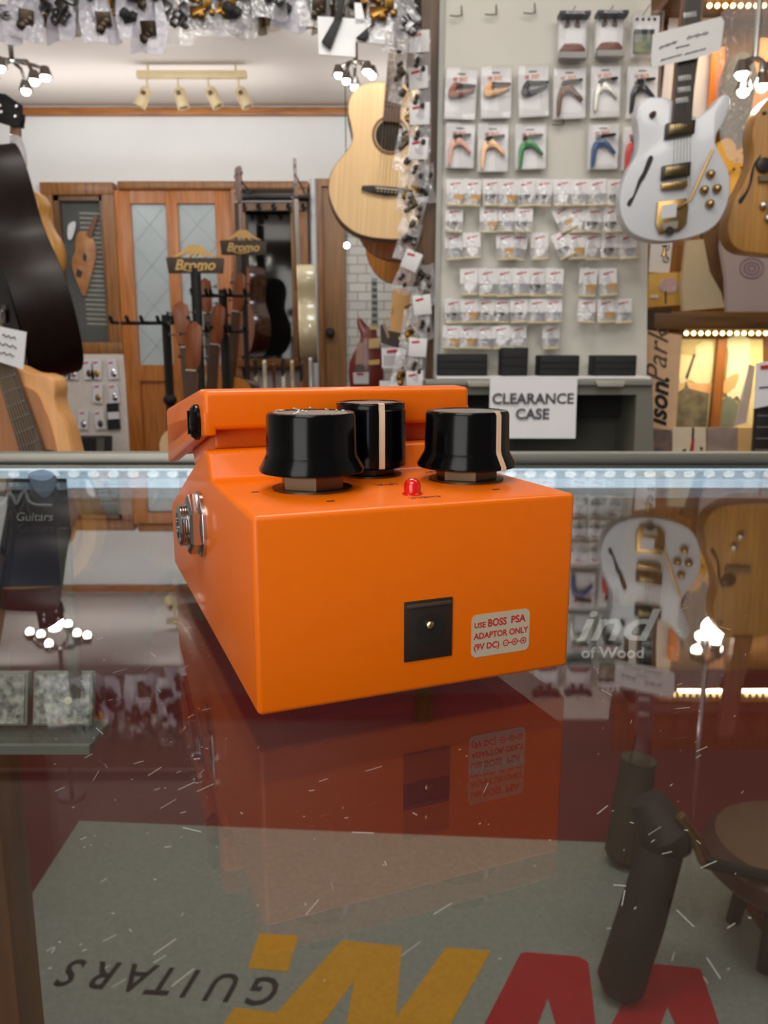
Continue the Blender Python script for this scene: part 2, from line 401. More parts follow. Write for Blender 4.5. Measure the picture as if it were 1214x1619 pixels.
# wall shelf above window_2 with hooks
c, s = rect(376, 311, 488, 334, YB - .1)
sh = thing('wall_rack', 'dark wall rack with hooks above the night window', 'rack', c)
B().box((0, 0, s[1] * .42), (s[0], .1, s[1] * .18)).build('shelf_board', black_matte, sh)
B().box((0, .03, -s[1] * .1), (s[0] * .92, .02, s[1] * .6)).build('back_board', mat('rack_taupe', (150, 122, 100), .7), sh)
for k in range(5):
    x = -s[0] * .42 + k * s[0] * .21
    B().tube([(x, .02, 0), (x, -.05, -.02), (x + .01, -.07, -.05), (x + .02, -.05, -.03)], .009, 6).build('hook', black_matte, sh)
# white service pipe
xa = P(495, 290, YB - .06).x
tag(B().tube([(xa, YB - .06, .2), (xa, YB - .06, P(495, 286, YB).z)], .02, 12).build('wall_pipe', mat('white_pipe', (206, 206, 206), .4)), 'white vertical pipe between the night window and brown door', 'pipe')
# door_2 : plain brown door
d2 = structure(thing('door_2', 'plain brown flush door beside the white brick', 'door', (P(525, 300, YB).x, YB, 0)))
O = d2.location.copy(); x0, x1 = at_wall(511, 430)[0], at_wall(546, 430)[0]; zt = at_wall(520, 297)[1]
rel(B().box(((x0 + x1) / 2, YB + .0, zt / 2), (x1 - x0, .05, zt)), O).build('door_leaf', brown_door, d2)
k = P(522, 526, YB - .06)
rel(B().lathe([(.008, 0), (.008, .03), (.026, .035), (.03, .05), (.02, .066), (.001, .07)], (k.x, YB - .02, k.z), 16, rot=(R(90), 0, 0)), O).build('door_knob', black_matte, d2)
bb = B(); xa, xb = at_wall(500, 430)[0], at_wall(511, 430)[0]; zf = at_wall(520, 285)[1]
bb.box(((xa + xb) / 2, YB - .01, zf / 2), (xb - xa, .09, zf)); bb.box(((xb + at_wall(612, 300)[0]) / 2, YB - .01, (zf + zt) / 2), (at_wall(612, 300)[0] - xb, .088, zf - zt))
structure(bb.build('trim_3', frame_wood), 'pine frame of the brown flush door', 'door frame')
# white painted brick
def brick_mat():
    m = bpy.data.materials.new('white_painted_brick'); m.use_nodes = True; nt = m.node_tree; b = nt.nodes['Principled BSDF']
    tc = nt.nodes.new('ShaderNodeTexCoord'); mp = nt.nodes.new('ShaderNodeMapping'); mp.inputs['Rotation'].default_value = (R(90), 0, 0)
    br = nt.nodes.new('ShaderNodeTexBrick'); br.inputs['Scale'].default_value = 4.5; br.inputs['Mortar Size'].default_value = .018
    br.inputs['Color1'].default_value = (.66, .65, .6, 1); br.inputs['Color2'].default_value = (.58, .57, .52, 1); br.inputs['Mortar'].default_value = (.36, .35, .31, 1)
    nt.links.new(tc.outputs['Object'], mp.inputs[0]); nt.links.new(mp.outputs[0], br.inputs[0]); nt.links.new(br.outputs['Color'], b.inputs['Base Color'])
    bp = nt.nodes.new('ShaderNodeBump'); bp.inputs['Strength'].default_value = .5; bp.inputs['Distance'].default_value = .01; bp.invert = True
    nt.links.new(br.outputs['Fac'], bp.inputs['Height']); nt.links.new(bp.outputs[0], b.inputs['Normal']); b.inputs['Roughness'].default_value = .7
    return m
x0, x1 = at_wall(547, 430)[0], at_wall(720, 430)[0]; zt = at_wall(570, 296)[1]
structure(B().box(((x0 + x1) / 2, YB + .03, zt / 2), (x1 - x0, .06, zt)).build('wall_brick', brick_mat()), 'white painted brick wall beside the brown door', 'wall')

# ------------------------------------------------------------------ glass counter
ctr = thing('display_counter', 'glass topped display counter with a bright blue-white light strip', 'counter', (0, .25, 0))
O = ctr.location.copy(); YF = .545
rel(B().box((0, .235, .9981), (2.2, .62, .0036)), O).build('glass_top', glass_top_mat, ctr)
rel(B().box((0, YF + .018, 1.0022), (2.2, .012, .0085), bev=.001), O).build('front_rail', alu, ctr, label='brushed aluminium rail')
rel(B().box((0, YF + .0085, .9985), (2.2, .008, .0035)), O).build('rail_seal', rubber, ctr)
rel(B().box((0, YF + .02, .70), (2.2, .006, .575)), O).build('front_glass', pane_glass, ctr)
rel(B().box((0, YF + .012, .9893), (1.7, .006, .0132)), O).build('light_diffuser', glow('led_diffuser', (196, 222, 246), 2.6), ctr)
led_m = glow('led_white', (235, 245, 255), 4)
for k in range(46):
    x = -.31 + k * .0137
    rel(B().ball((x, YF + .0082, .9925), .0042, (1, .25, .6), 2), O).build('led', led_m, ctr)
for x in (-.292, .52):
    rel(B().box((x, YF - .005, .747), (.040, .04, .49), bev=.003), O).build('post', counter_wood, ctr)
rel(B().box((0, .23, .25), (2.2, .6, .5), bev=.004), O).build('base_cabinet', counter_wood, ctr)
# fine scratches in the glass surface
sc = B(); rnd = random.Random(3)
for k in range(170):
    px = rnd.choice([rnd.uniform(70, 330), rnd.uniform(70, 330), rnd.uniform(300, 900), rnd.uniform(930, 1200)]); py = rnd.uniform(960, 1560) if px > 400 or px < 300 else rnd.uniform(1000, 1330)
    if 385 < px < 910 and py < 1180: continue
    p = F(px, py, 1.0); L = rnd.choice([.0003, .0004, .0006, .001, .0018, .0035]); a = rnd.choice([rnd.uniform(.5, 1.1), rnd.uniform(0, 3.14)])
    sc.box((p.x, p.y, .99978), (L, rnd.uniform(.00003, .00009), .0001), rot=(0, 0, a))
sc = rel(sc, O).build('scratches', mat('scratch_white', (216, 214, 208), .4), ctr); sc['kind'] = 'stuff'

# ------------------------------------------------------------------ the orange pedal on the counter (local: u across, v away, z up, metres)
mm = .001
ped = thing('effects_pedal', 'orange guitar effects pedal with three black knobs standing on the glass counter', 'effects pedal',
            (-.0251994, .15125, 1.0), (0, 0, .374465))
def mmp(pts): return [(a * mm, b * mm) for a, b in pts]
W = 73
# enclosure: side profile (v, z) run across the width
prof = [(0, 3.5), (0, 44.4), (46.6, 44.4), (49.4, 51.4), (56, 51.2), (126, 26), (129, 23.5), (128.6, 3.5)]
enc = B().prism(mmp(prof), 0, W * mm, axis='x', bev=1.1 * mm, seg=3)
enc.build('enclosure', orange, ped)
B().box((36.5 * mm, 82 * mm, 52 * mm), (65 * mm, 40 * mm, 13 * mm), rot=(R(-14), 0, 0), bev=1 * mm).build('hinge_block', orange, ped)
B().prism(mmp([(10, 11), (63, 11), (63, 119), (10, 119)]), 0, 4 * mm, axis='z', bev=1 * mm).build('base_plate', rubber, ped, label='black rubber base plate')
# treadle: top slab, two side flanges
tp = [(52, 56.2), (52, 65.8), (60, 66.1), (130, 56.8), (132, 40.5), (128, 43), (62, 56.2)]
tr = B().prism(mmp(tp), .0 * mm, 73 * mm, axis='x', bev=1.4 * mm, seg=3).build('treadle', orange, ped)
for u in (.0, 70):
    B().prism(mmp([(52.05, 54.9), (52.05, 61), (129, 52), (131.9, 38.6), (130, 38.6), (63, 53.6)]), u * mm, (u + 3) * mm, axis='x', bev=.6 * mm).build('side_flange', orange, tr)
pad = B().prism(mmp([(84, 62.5), (84, 63.7), (126, 58.2), (126, 57.0)]), 6 * mm, 67 * mm, axis='x', bev=.4 * mm).build('rubber_pad', rubber, tr, label='black rubber tread pad')
s = B().lathe([(4.6 * mm, 0), (4.6 * mm, .9 * mm), (3.6 * mm, 2.0 * mm), (1.5 * mm, 2.5 * mm), (.01 * mm, 2.5 * mm)], (0, 61.2 * mm, 57.6 * mm), 24, rot=(0, R(-90), 0))
s.box((-2.5 * mm, 61.2 * mm, 57.6 * mm), (.5 * mm, 1.0 * mm, 6 * mm))
s.build('pivot_screw', black_plastic, tr, label='black pivot screw')
# input jack on the left side
j = B().lathe([(8.8 * mm, 0), (8.8 * mm, .8 * mm), (8.4 * mm, 1.0 * mm)], (0, 63.5 * mm, 30.5 * mm), 32, rot=(0, R(-90), 0))
jack = j.build('input_jack', chrome, ped, label='chrome jack socket')
B().lathe([(7.9 * mm, 0), (8.1 * mm, .5 * mm), (8.1 * mm, 2.3 * mm), (7.2 * mm, 3.0 * mm)], (-.9 * mm, 63.5 * mm, 30.5 * mm), 6, rot=(0, R(-90), 0)).build('hex_nut', chrome, jack, smooth=20)
tb = [(5.2 * mm, 0)]
for k in range(4): tb += [(5.6 * mm, (.3 + k * .6) * mm), (5.1 * mm, (.6 + k * .6) * mm)]
tb += [(4.9 * mm, 2.6 * mm), (3.4 * mm, 2.6 * mm), (3.3 * mm, .5 * mm), (.01 * mm, .5 * mm)]
B().lathe(tb, (-3.6 * mm, 63.5 * mm, 30.5 * mm), 32, rot=(0, R(-90), 0)).build('threaded_barrel', chrome, jack)
# knobs
def knob(u, v, zb, rb, rs, ht, ang, flare=True, nut_r=7.6, flake=False):
    k = B()
    if flare:
        k.lathe([(rs * .80, 0), (rs, .6), (rs * 1.01, 1.3), (rb * 1.0, 4.2), (rb * .985, 5.0), (rb * .97, ht - .8), (rb * .93, ht - .1), (rb * .86, ht), (rb * .80, ht - .35), (.01, ht - .35)], n=64, lobes=9, amp=.004)
    else:
        k.lathe([(rb * .9, 0), (rb, .5), (rb, ht - 1.9), (rb * .97, ht - 1.7), (rb * .97, ht - .3), (rb * .93, ht), (rb * .80, ht), (rb * .78, ht - .3), (.01, ht - .3)], n=64, lobes=9, amp=.003)
    for vv in k.bm.verts: vv.co *= mm
    k._xf(k.bm.verts, None, (u * mm, v * mm, zb * mm))
    ko = k.build('knob', black_plastic, ped, label='black knob with cream pointer line', smooth=50)
    # pointer line up the side and over the top
    ca, sa = math.cos(ang), math.sin(ang); hw = .75
    def pt(r, z, off): return Vector(((u + r * ca - off * sa) * mm, (v + r * sa + off * ca) * mm, (zb + z) * mm))
    if flare: path = [(rs * 1.02, .4), (rs * 1.026, 1.3), (rb * 1.02, 4.2), (rb * .998, 5.2), (rb * .985, ht - .8), (rb * .94, ht + .03), (rb * .84, ht + .05)]
    else: path = [(rb * 1.012, .4), (rb * 1.012, ht - 1.9), (rb * .985, ht - 1.6), (rb * .985, ht - .2), (rb * .9, ht + .06)]
    L = B(); prev = None
    for r, z in path:
        q = [L.bm.verts.new(pt(r, z, -hw)), L.bm.verts.new(pt(r, z, hw)), L.bm.verts.new(pt(r - .5, z - .1, hw)), L.bm.verts.new(pt(r - .5, z - .1, -hw))]
        if prev:
            for a in range(4): L.bm.faces.new((prev[a], prev[(a + 1) % 4], q[(a + 1) % 4], q[a]))
        else: L.bm.faces.new(q)
        prev = q
    L.bm.faces.new(prev[::-1]); L.build('pointer_line', cream_line, ko)
    top = B().lathe([(rb * .79, 0), (rb * .79, .12), (.01, .12)], n=40)
    for vv in top.bm.verts: vv.co *= mm
    top._xf(top.bm.verts, None, (u * mm, v * mm, (zb + ht - .34) * mm)); top.build('cap_disc', mat('brushed_cap', (150, 146, 140), .35, .8), ko)
    if flake:
        d = B(); rr = random.Random(5)
        for i in range(9):
            a = rr.uniform(0, 6.28); r0 = rr.uniform(.1, .8) * rb
            d.box(((u + r0 * math.cos(a)) * mm, (v + r0 * math.sin(a)) * mm, (zb + ht + .1) * mm), (rr.uniform(.4, 1.8) * mm, .35 * mm, .3 * mm), rot=(rr.uniform(-.5, .5), rr.uniform(-.6, .6), rr.uniform(0, 3)))
        dd = d.build('paint_flakes', mat('pale_flake', (222, 226, 214), .6), ko); dd['kind'] = 'stuff'
    # nut and washer
    B().lathe([(nut_r * mm, 0), (nut_r * mm, 3.0 * mm), (nut_r * .9 * mm, 3.3 * mm)], (u * mm, v * mm, 44.9 * mm), 6, rot=(0, 0, .35)).build('hex_nut', nickel, ped, smooth=20)
    B().lathe([((nut_r + 1.6) * mm, 0), ((nut_r + 1.6) * mm, .5 * mm)], (u * mm, v * mm, 44.35 * mm), 32).build('washer', nickel, ped)
knob(20.3, 28.0, 48.0, 10.5, 12.0, 14.0, 2.2, flake=True)
knob(40.4, 43.0, 46.6, 8.9, 9.2, 16.4, -1.62, flare=False, nut_r=6.2)
knob(59.8, 27.6, 47.2, 10.5, 12.0, 14.2, -1.24)
# led
B().lathe([(2.3 * mm, 0), (2.3 * mm, .25 * mm), (1.9 * mm, .5 * mm), (1.9 * mm, 2.0 * mm), (1.6 * mm, 2.9 * mm), (.9 * mm, 3.5 * mm), (.01 * mm, 3.7 * mm)], (38.6 * mm, 12.2 * mm, 44.35 * mm), 24).build('indicator_lamp', mat('red_lamp_plastic', (214, 18, 10), .15, var=.05, coat=.6), ped, label='red indicator lamp')
# printed marks on the platform (read from the far side)
for s_, u, v, sz in (('CHECK', 39.6, 7.6, 2.3), ('LEVEL', 38.0, 26.4, 2.3), ('TONE', 19.6, 41, 2.3), ('DIST', 57, 41.5, 2.3)):
    text('lettering', s_, sz * mm, black_ink, ped, (u * mm, v * mm, 44.43 * mm), (0, 0, R(180)), ext=.00003)
for u, v in ((19.1, 10.6), (58.9, 10.9), (6.8, 27.5)):
    B().box((u * mm, v * mm, 44.43 * mm), (1.7 * mm, .9 * mm, .06 * mm)).build('printed_dot', black_ink, ped)
# power socket on the near face
dj = B().box((37.2 * mm, -.1 * mm, 17.2 * mm), (11.2 * mm, .6 * mm, 13.3 * mm), bev=.2 * mm)
dc = dj.build('power_socket', mat('socket_dark', (38, 27, 22), .45), ped, label='dark brown square power socket')
B().lathe([(3.3 * mm, 0), (3.3 * mm, .15 * mm), (2.7 * mm, .2 * mm), (.01 * mm, .2 * mm)], (37.5 * mm, -.4 * mm, 17.4 * mm), 28, rot=(R(90), 0, 0)).build('socket_hole', mat('socket_hole_dark', (12, 8, 7), .6), dc)
B().lathe([(.85 * mm, 0), (.85 * mm, .9 * mm), (.5 * mm, 1.2 * mm), (.01 * mm, 1.2 * mm)], (37.1 * mm, -.5 * mm, 18.6 * mm), 16, rot=(R(90), 0, 0)).build('socket_pin', mat('pin_brass', (210, 186, 150), .25, 1.0), dc)
B().box((37.2 * mm, -.5 * mm, 22.9 * mm), (10.4 * mm, .5 * mm, .8 * mm), bev=.15 * mm).build('socket_lip', mat('socket_lip_grey', (74, 62, 54), .4), dc)
# sticker
def rrect(x0, z0, x1, z1, r, n=5):
    out = []
    for cx, cz, a0 in ((x1 - r, z1 - r, 0), (x0 + r, z1 - r, 90), (x0 + r, z0 + r, 180), (x1 - r, z0 + r, 270)):
        for k in range(n + 1): a = R(a0 + 90 * k / n); out.append((cx + r * math.cos(a), cz + r * math.sin(a)))
    return out
st = B().prism(mmp(rrect(47.6, 9.2, 62.2, 19.0, 1.3)), -.12 * mm, .02 * mm).build('adaptor_sticker', mat('sticker_silver', (196, 186, 164), .45, .15, var=.08), ped, label='silver rounded sticker printed in red')
red_print = mat('sticker_red', (190, 30, 28), .5, var=.05)
def stext(s_, u, z, sz, w): text('lettering', s_, sz * mm, red_print, st, (u * mm, -.14 * mm, z * mm), (R(90), 0, 0), ext=.00002, bold=.03, sx=w)
stext('USE', 49.6, 16.5, 1.7, 1.0); stext('BOSS', 53.9, 16.7, 2.4, .86); stext('PSA', 59.2, 16.8, 2.3, .98)
stext('ADAPTOR ONLY', 55.0, 14.0, 1.95, .92)
stext('(9V DC)', 51.4, 11.5, 2.0, .93)
sy = B()
for u in (56.2, 58.5, 60.7):
    pts = circle(u, 11.6, .78, 20); inn = circle(u, 11.6, .55, 20)
    for k in range(20):
        a = [pts[k], pts[(k + 1) % 20], inn[(k + 1) % 20], inn[k]]; sy.prism(mmp(a), -.16 * mm, -.1 * mm)
for a, b in ((56.98, 57.9), (59.2, 59.95)): sy.box(((a + b) / 2 * mm, -.13 * mm, 11.6 * mm), ((b - a) * mm, .06 * mm, .22 * mm))
for u in (56.2, 60.7): sy.box((u * mm, -.13 * mm, 11.6 * mm), (.7 * mm, .06 * mm, .2 * mm))
sy.box((60.7 * mm, -.13 * mm, 11.6 * mm), (.2 * mm, .06 * mm, .7 * mm)); sy.prism(mmp(circle(58.5, 11.6, .28, 12)), -.16 * mm, -.1 * mm)
sy.build('polarity_symbol', red_print, st)

# ------------------------------------------------------------------ guitars
spruce = wood('spruce_top', (240, 206, 156), (226, 188, 136), .45, stretch=(60, 60, 1.5))
mahog = wood('mahogany_dark', (62, 34, 22), (40, 22, 15), .22, stretch=(30, 30, 2), coat=.4)
ebony = mat('ebony', (38, 30, 26), .4, var=.3)
rosewood = wood('rosewood', (86, 62, 46), (62, 42, 30), .5)
neck_wood = wood('neck_mahogany', (134, 84, 46), (106, 64, 34), .4)
ivory = mat('ivory', (232, 222, 200), .4)
string_m = mat('string_wire', (196, 180, 150), .3, .9)
HALF = [(0.0, .002), (.05, .004), (.105, .018), (.155, .055), (.188, .11), (.198, .155), (.19, .205), (.162, .25), (.136, .285), (.126, .315), (.132, .35), (.144, .39), (.146, .425), (.132, .462), (.1, .487), (.055, .497), (.0, .5)]
def guitar_outline(n=4):
    h = smooth(HALF, n, closed=False); return [(x, z) for x, z in h] + [(-x, z) for x, z in h[-2:0:-1]]
def acoustic(label, loc, rot, top=spruce, side=mahog, neck=neck_wood, board=rosewood, name='acoustic_guitar', group=None, detail=2, depth=.1, scale=1.0, head=None):
    g = thing(name, label, 'guitar', loc, rot, group)
    out = guitar_outline(4 if detail > 1 else 2)
    g.scale = (scale,) * 3
    B().prism(out, .004, depth, bev=-.004).build('body', side, g)
    tp = B().prism([(x * .985, .003 + z * .988) for x, z in out], 0, .006).build('soundboard', top, g)
    if detail > 1:
        B().prism([(x * 1.0, z) for x, z in out], .0035, .0065).build('binding', ivory if detail > 2 else side, g)
    sh = B().prism(circle(0, .335, .05, 28), -.0008, .001).build('soundhole', mat('soundhole_dark', (26, 18, 14), .8), g)
    ro = B(); o1 = circle(0, .335, .062, 36); i1 = circle(0, .335, .053, 36)
    for k in range(36): ro.prism([o1[k], o1[(k + 1) % 36], i1[(k + 1) % 36], i1[k]], -.001, .001)
    ro.build('rosette', mat('rosette_brown', (112, 76, 50), .5), g)
    br = B().prism([(-.085, .155), (-.085, .167), (-.05, .172), (.05, .172), (.085, .167), (.085, .155), (.05, .147), (0, .142), (-.05, .147)], -.008, .001, bev=.001).build('bridge', ebony, g)
    B().box((0, -.009, .163), (.075, .003, .003)).build('saddle', ivory, br)
    if detail > 1:
        for k in range(6): B().ball((-.03 + .012 * k, -.009, .154), .0028, sub=1).build('bridge_pin', ivory, br)
    B().prism([(-.026, .48), (.026, .48), (.022, .82), (-.022, .82)], -.004, .02, bev=.004).build('neck', neck, g)
    fb = B().prism([(-.0285, .375), (.0285, .375), (.0215, .825), (-.0215, .825)], -.011, -.003).build('fretboard', board, g)
    if detail > 1:
        for k in range(17):
            z = .825 - .645 * (1 - 2 ** (-(k + 1) / 12)); hw = .0215 + (.825 - z) / .45 * .007
            B().box((0, -.0115, z), (hw * 2, .0016, .0016)).build('fret', chrome, fb)
    B().box((0, -.012, .827), (.043, .005, .004)).build('nut', ivory, g)
    hd = B().prism(head or [(-.022, .828), (.022, .828), (.034, .86), (.037, 1.0), (.02, 1.012), (0, 1.006), (-.02, 1.012), (-.037, 1.0), (-.034, .86)], 0, .016, bev=.002).build('headstock', ebony if detail > 1 else neck, g)
    for s in (1, -1):
        for k in range(3):
            z = .88 + k * .045
            tbb = B().tube([(s * .034, .008, z), (s * .05, .008, z)], .003, 6); tbb.ball((s * .056, .008, z), .01, (.7, .5, 1), 1)
            tbb.build('tuning_peg', gold if detail > 1 else ebony, hd)
    if detail > 1:
        for k in range(6):
            x = -.03 + .012 * k; xt = -.0165 + .0066 * k
            B().tube([(x, -.0095, .163), (xt, -.0145, .828)], .0007, 4).build('string', string_m, g)
    return g

# natural acoustic hanging by the packet column
p = P(606, 379, 2.82)
g0 = acoustic('pale natural acoustic guitar hanging left of the packet column', p, (0, R(4), R(4)), side=wood('pale_rim', (150, 104, 60), (112, 74, 40)), detail=2, scale=.97)
# two sunburst guitars behind it
sun = wood('honey_amber_top', (220, 146, 44), (186, 108, 30), .35, stretch=(40, 40, 2), coat=.3)
sun2 = wood('sunburst_brown_top', (150, 84, 26), (96, 50, 18), .35, stretch=(40, 40, 2), coat=.3)
g1 = acoustic('brown sunburst acoustic guitar directly behind the pale hanging acoustic guitar', P(630, 414, 3.15), (0, R(4), R(-12)), top=sun2, side=mahog, detail=1, scale=.9)
g2 = acoustic('honey amber acoustic guitar lowest of those hanging by the post', P(640, 452, 3.5), (0, R(4), R(-20)), top=sun, side=mahog, detail=1, scale=.95)
for lab, gg in zip(('black ceiling hook above the pale natural acoustic guitar', 'black ceiling hook above the brown sunburst acoustic guitar', 'black ceiling hook above the honey amber acoustic guitar'), (g0, g1, g2)):
    hook(lab, gg.location + gg.rotation_euler.to_matrix() @ Vector((0, .008, gg.scale.x)))
# dark guitar hung edge-on at the left
p = P(28, 596, 1.62)
g = acoustic('glossy dark brown acoustic guitar hanging edge-on at the left, nearly black', P(46, 606, 1.62), lean(-14, -62), top=mat('black_top', (10, 9, 9), .6, spec=.2), side=mat('near_black_rim', (30, 17, 14), .45, rgb2=(18, 10, 8), stretch=(30, 30, 2), scale=2.2, spec=.3), detail=1, depth=.118, scale=.86)
v = g.location + lean(-14, -62).to_matrix() @ Vector((0, 0, .86)); hook('black ceiling hook holding the dark edge-on guitar at the left', v)
tag_p = P(14, 566, 1.42)
# near guitar lower left, natural top with bare fretboard
p = P(96, 748, 1.42)
p = Plane(60, 930, 1.36)
gl_ = thing('acoustic_guitar', 'tan acoustic guitar standing at the lower left behind the counter rail', 'guitar', p.o)
tan_top = wood('tan_top', (190, 132, 90), (170, 112, 72), .5, stretch=(40, 40, 2)); tan_edge = wood('tan_edge', (226, 168, 106), (206, 146, 84), .45)
B().prism(smooth(p.pts([(-90, 590), (-40, 572), (10, 576), (44, 590), (66, 592), (81, 600), (86, 614), (85, 632), (90, 650), (101, 672), (108, 698), (122, 750), (146, 810), (150, 860), (128, 905), (80, 930), (-60, 930), (-140, 880), (-150, 790), (-110, 700)]), 3), .004, .062, bev=-.004).build('body', tan_edge, gl_)
B().prism(smooth(p.pts([(-90, 604), (-40, 594), (10, 600), (42, 612), (58, 622), (66, 640), (76, 664), (85, 696), (98, 750), (124, 812), (128, 856), (110, 892), (70, 912), (-50, 912), (-120, 870), (-130, 790), (-100, 700)]), 3), -.001, .006).build('soundboard', tan_top, gl_)
B().prism(p.pts([(36, 716), (46, 708), (86, 712), (94, 724), (92, 740), (40, 740)]), -.002, 0).build('soundhole', MATS['soundhole_dark'], gl_)
fbd = B().prism(p.pts([(-34, 470), (-12, 466), (78, 724), (44, 738)]), -.014, -.002).build('fretboard', wood('grey_rosewood', (104, 86, 70), (74, 60, 50), .5), gl_)
for k in range(13):
    t_ = k / 12.5; x0 = -34 + (44 + 34) * t_; y0 = 470 + 268 * t_; x1 = -12 + 90 * t_; y1 = 466 + 258 * t_
    B().prism(p.pts([(x0, y0), (x1, y1), (x1, y1 + 2), (x0, y0 + 2)]), -.0155, -.0138).build('fret', chrome, fbd)
for k in range(6):
    a_ = p(-30 + k * 3, 476); b_ = p(49 + k * 5, 734); B().tube([(a_[0], -.017, a_[1]), (b_[0], -.017, b_[1])], .0006, 4).build('string', string_m, gl_)
tg = thing('price_tag', 'white handwritten tag on the fretboard of the tan guitar at the lower left', 'price tag', P(12, 548, 1.334), (0, R(14), 0))
B().prism([(-.026, -.026), (.03, -.03), (.026, .03), (-.026, .028)], 0, .0012).build('tag_card', paper, tg)
for k, (z, w) in enumerate(((.016, .022), (.002, .03), (-.012, .026))):
    B().tube([(-w / 2 + i * w / 8, -.0006, z + .0022 * math.sin(i * 2.1 + k)) for i in range(9)], .0009, 4).build('handwriting', black_ink, tg)
# yellow burst guitar behind the dark one
p = Plane(70, 370, 2.5)
yg = thing('acoustic_guitar', 'yellow burst acoustic guitar half hidden behind the dark edge-on guitar', 'guitar', p.o)
B().prism(smooth(p.pts([(30, 296), (52, 302), (62, 318), (63, 338), (70, 358), (82, 378), (87, 402), (84, 424), (70, 440), (40, 444), (10, 430), (4, 380), (12, 330)])), 0, .09, bev=-.004).build('body', wood('yellow_burst', (224, 164, 60), (196, 130, 36), .35, stretch=(30, 30, 2), coat=.3), yg)
B().prism(smooth(p.pts([(50, 316), (58, 322), (60, 344), (66, 360), (72, 374), (66, 378), (56, 372), (48, 350)])), -.003, .001).build('pickguard', mat('tortoise', (84, 34, 20), .3, rgb2=(50, 18, 12), scale=60), yg)
B().tube([(p(62, 379)[0], -.004, p(62, 379)[1]), (p(62, 379)[0], .01, p(62, 379)[1])], .008, 10).build('strap_button', ebony, yg)
B().prism(p.pts([(20, 300), (34, 300), (30, 190), (18, 190)]), -.01, .014).build('neck', neck_wood, yg)
# wall hanger, top left
p = Plane(22, 180, 2.4)
hg = thing('guitar_hanger', 'black metal slatted guitar hanger at the top left', 'hanger', p.o)
B().prism(p.pts([(-12, 146), (8, 148), (34, 166), (34, 202), (20, 200), (-12, 190)]), 0, .012, bev=.002).build('hanger_plate', black_matte, hg)
for a, b in (((28, 169), 0), ((26, 185), 0), ((2, 168), 0), ((4, 178), 0)):
    x, z = p(*a); B().lathe([(.006, 0), (.006, .006), (.003, .009)], (x, 0, z), 10, rot=(R(90), 0, 0)).build('hanger_bolt', chrome, hg)
x, z = p(32, 198); x2, z2 = p(45, 196)
B().tube([(x, .004, z), (x + .01, -.01, z - .006), (x2 - .006, -.03, z2 - .012), (x2, -.034, z2), (x2, -.03, z2 + .014)], .006, 8).build('hanger_hook', black_matte, hg)
p = Plane(28, 230, 2.42)
eg = thing('wrapped_guitar_head', 'white wrapped guitar headstock with brown neck hanging at the top left', 'guitar', p.o)
B().prism(p.pts([(16, 192), (26, 192), (28, 220), (20, 220)]), 0, .02, bev=.002).build('neck', mat('pinkish_wood', (176, 122, 92), .5), eg)
B().prism(p.pts([(14, 212), (30, 214), (38, 240), (39, 262), (26, 262), (22, 240)]), -.004, .02, bev=.004).build('wrapping', mat('white_wrap', (236, 236, 240), .35, bump=.6, scale=70), eg)

# ------------------------------------------------------------------ white semi-hollow electric guitar
YG = 1.95
p = Plane(1070, 379, YG)
eg = thing('electric_guitar', 'white semi hollow electric guitar with gold hardware hanging by the packet wall', 'guitar', p.o)
white_lac = mat('white_lacquer', (196, 198, 203), .3, var=.03, coat=.4)
ol = [(1062, 158), (1040, 153), (1022, 155), (1010, 168), (1006, 184), (1009, 202), (1010, 226), (1006, 246), (994, 268), (984, 294), (980, 322), (984, 346), (996, 366), (1016, 377), (1044, 382), (1072, 380), (1102, 373), (1126, 361), (1142, 342), (1152, 316), (1155, 288), (1150, 266), (1140, 246), (1132, 228), (1133, 212), (1143, 196), (1153, 172), (1155, 158), (1149, 149), (1139, 152), (1128, 166), (1113, 178), (1098, 184)]
body = B().prism(smooth(p.pts(ol), 4), 0, .045, bev=-.004, seg=3).build('body', white_lac, eg)
def eprism(pts, y0, y1, name, m, par=eg, sm=0, bev=0):
    q = p.pts(pts); q = smooth(q, sm) if sm else q
    return B().prism(q, y0, y1, bev=bev).build(name, m, par)
eprism([(1060, 196), (1087, 199), (1106, 60), (1112, -60), (1086, -60), (1072, 60)], -.010, .012, 'neck', neck_wood)
fb = eprism([(1059, 197), (1088, 200), (1112, -60), (1085, -60)], -.016, -.010, 'fretboard', ebony)
for (px, py) in ((1078, 127), (1077, 145), (1074, 162), (1086, 28), (1083, 62), (1090, -4)):
    x, z = p(px, py); B().box((x, -.0168, z), (.028, .0012, .011), rot=(0, R(-8), 0), bev=.001).build('inlay', mat('pearl_inlay', (170, 170, 168), .25), fb)
for k in range(6):
    a = p(1063 + k * 4.6, 330); b = p(1089 + k * 3.6, -60); m_ = p(1062 + k * 4.9, 215)
    B().tube([(p(1058 + k * 5.4, 300)[0], -.021, p(1058 + k * 5.4, 300)[1]), (m_[0], -.0195, m_[1]), (b[0], -.019, b[1])], .0006, 4).build('string', mat('string_dark', (120, 112, 96), .3, .9), eg)
for q in ([(1051, 197), (1097, 191), (1095, 213), (1049, 221)], [(1045, 264), (1090, 257), (1088, 279), (1043, 286)]):
    pu = eprism(q, -.012, 0, 'pickup', mat('pickup_frame', (22, 18, 16), .4), bev=.0015)
    cx = sum(v[0] for v in q) / 4; cyy = sum(v[1] for v in q) / 4
    eprism([(cx + (a - cx) * .82, cyy + (b - cyy) * .7) for a, b in q], -.0155, -.011, 'pickup_cover', mat('gold_pickup_cover', (120, 104, 74), .3, 1.0, stretch=(90, 1, 1), scale=4), pu, bev=.001)
eprism([(1043, 292), (1084, 286), (1085, 295), (1078, 299), (1044, 301)], -.012, 0, 'bridge', gold, bev=.002)
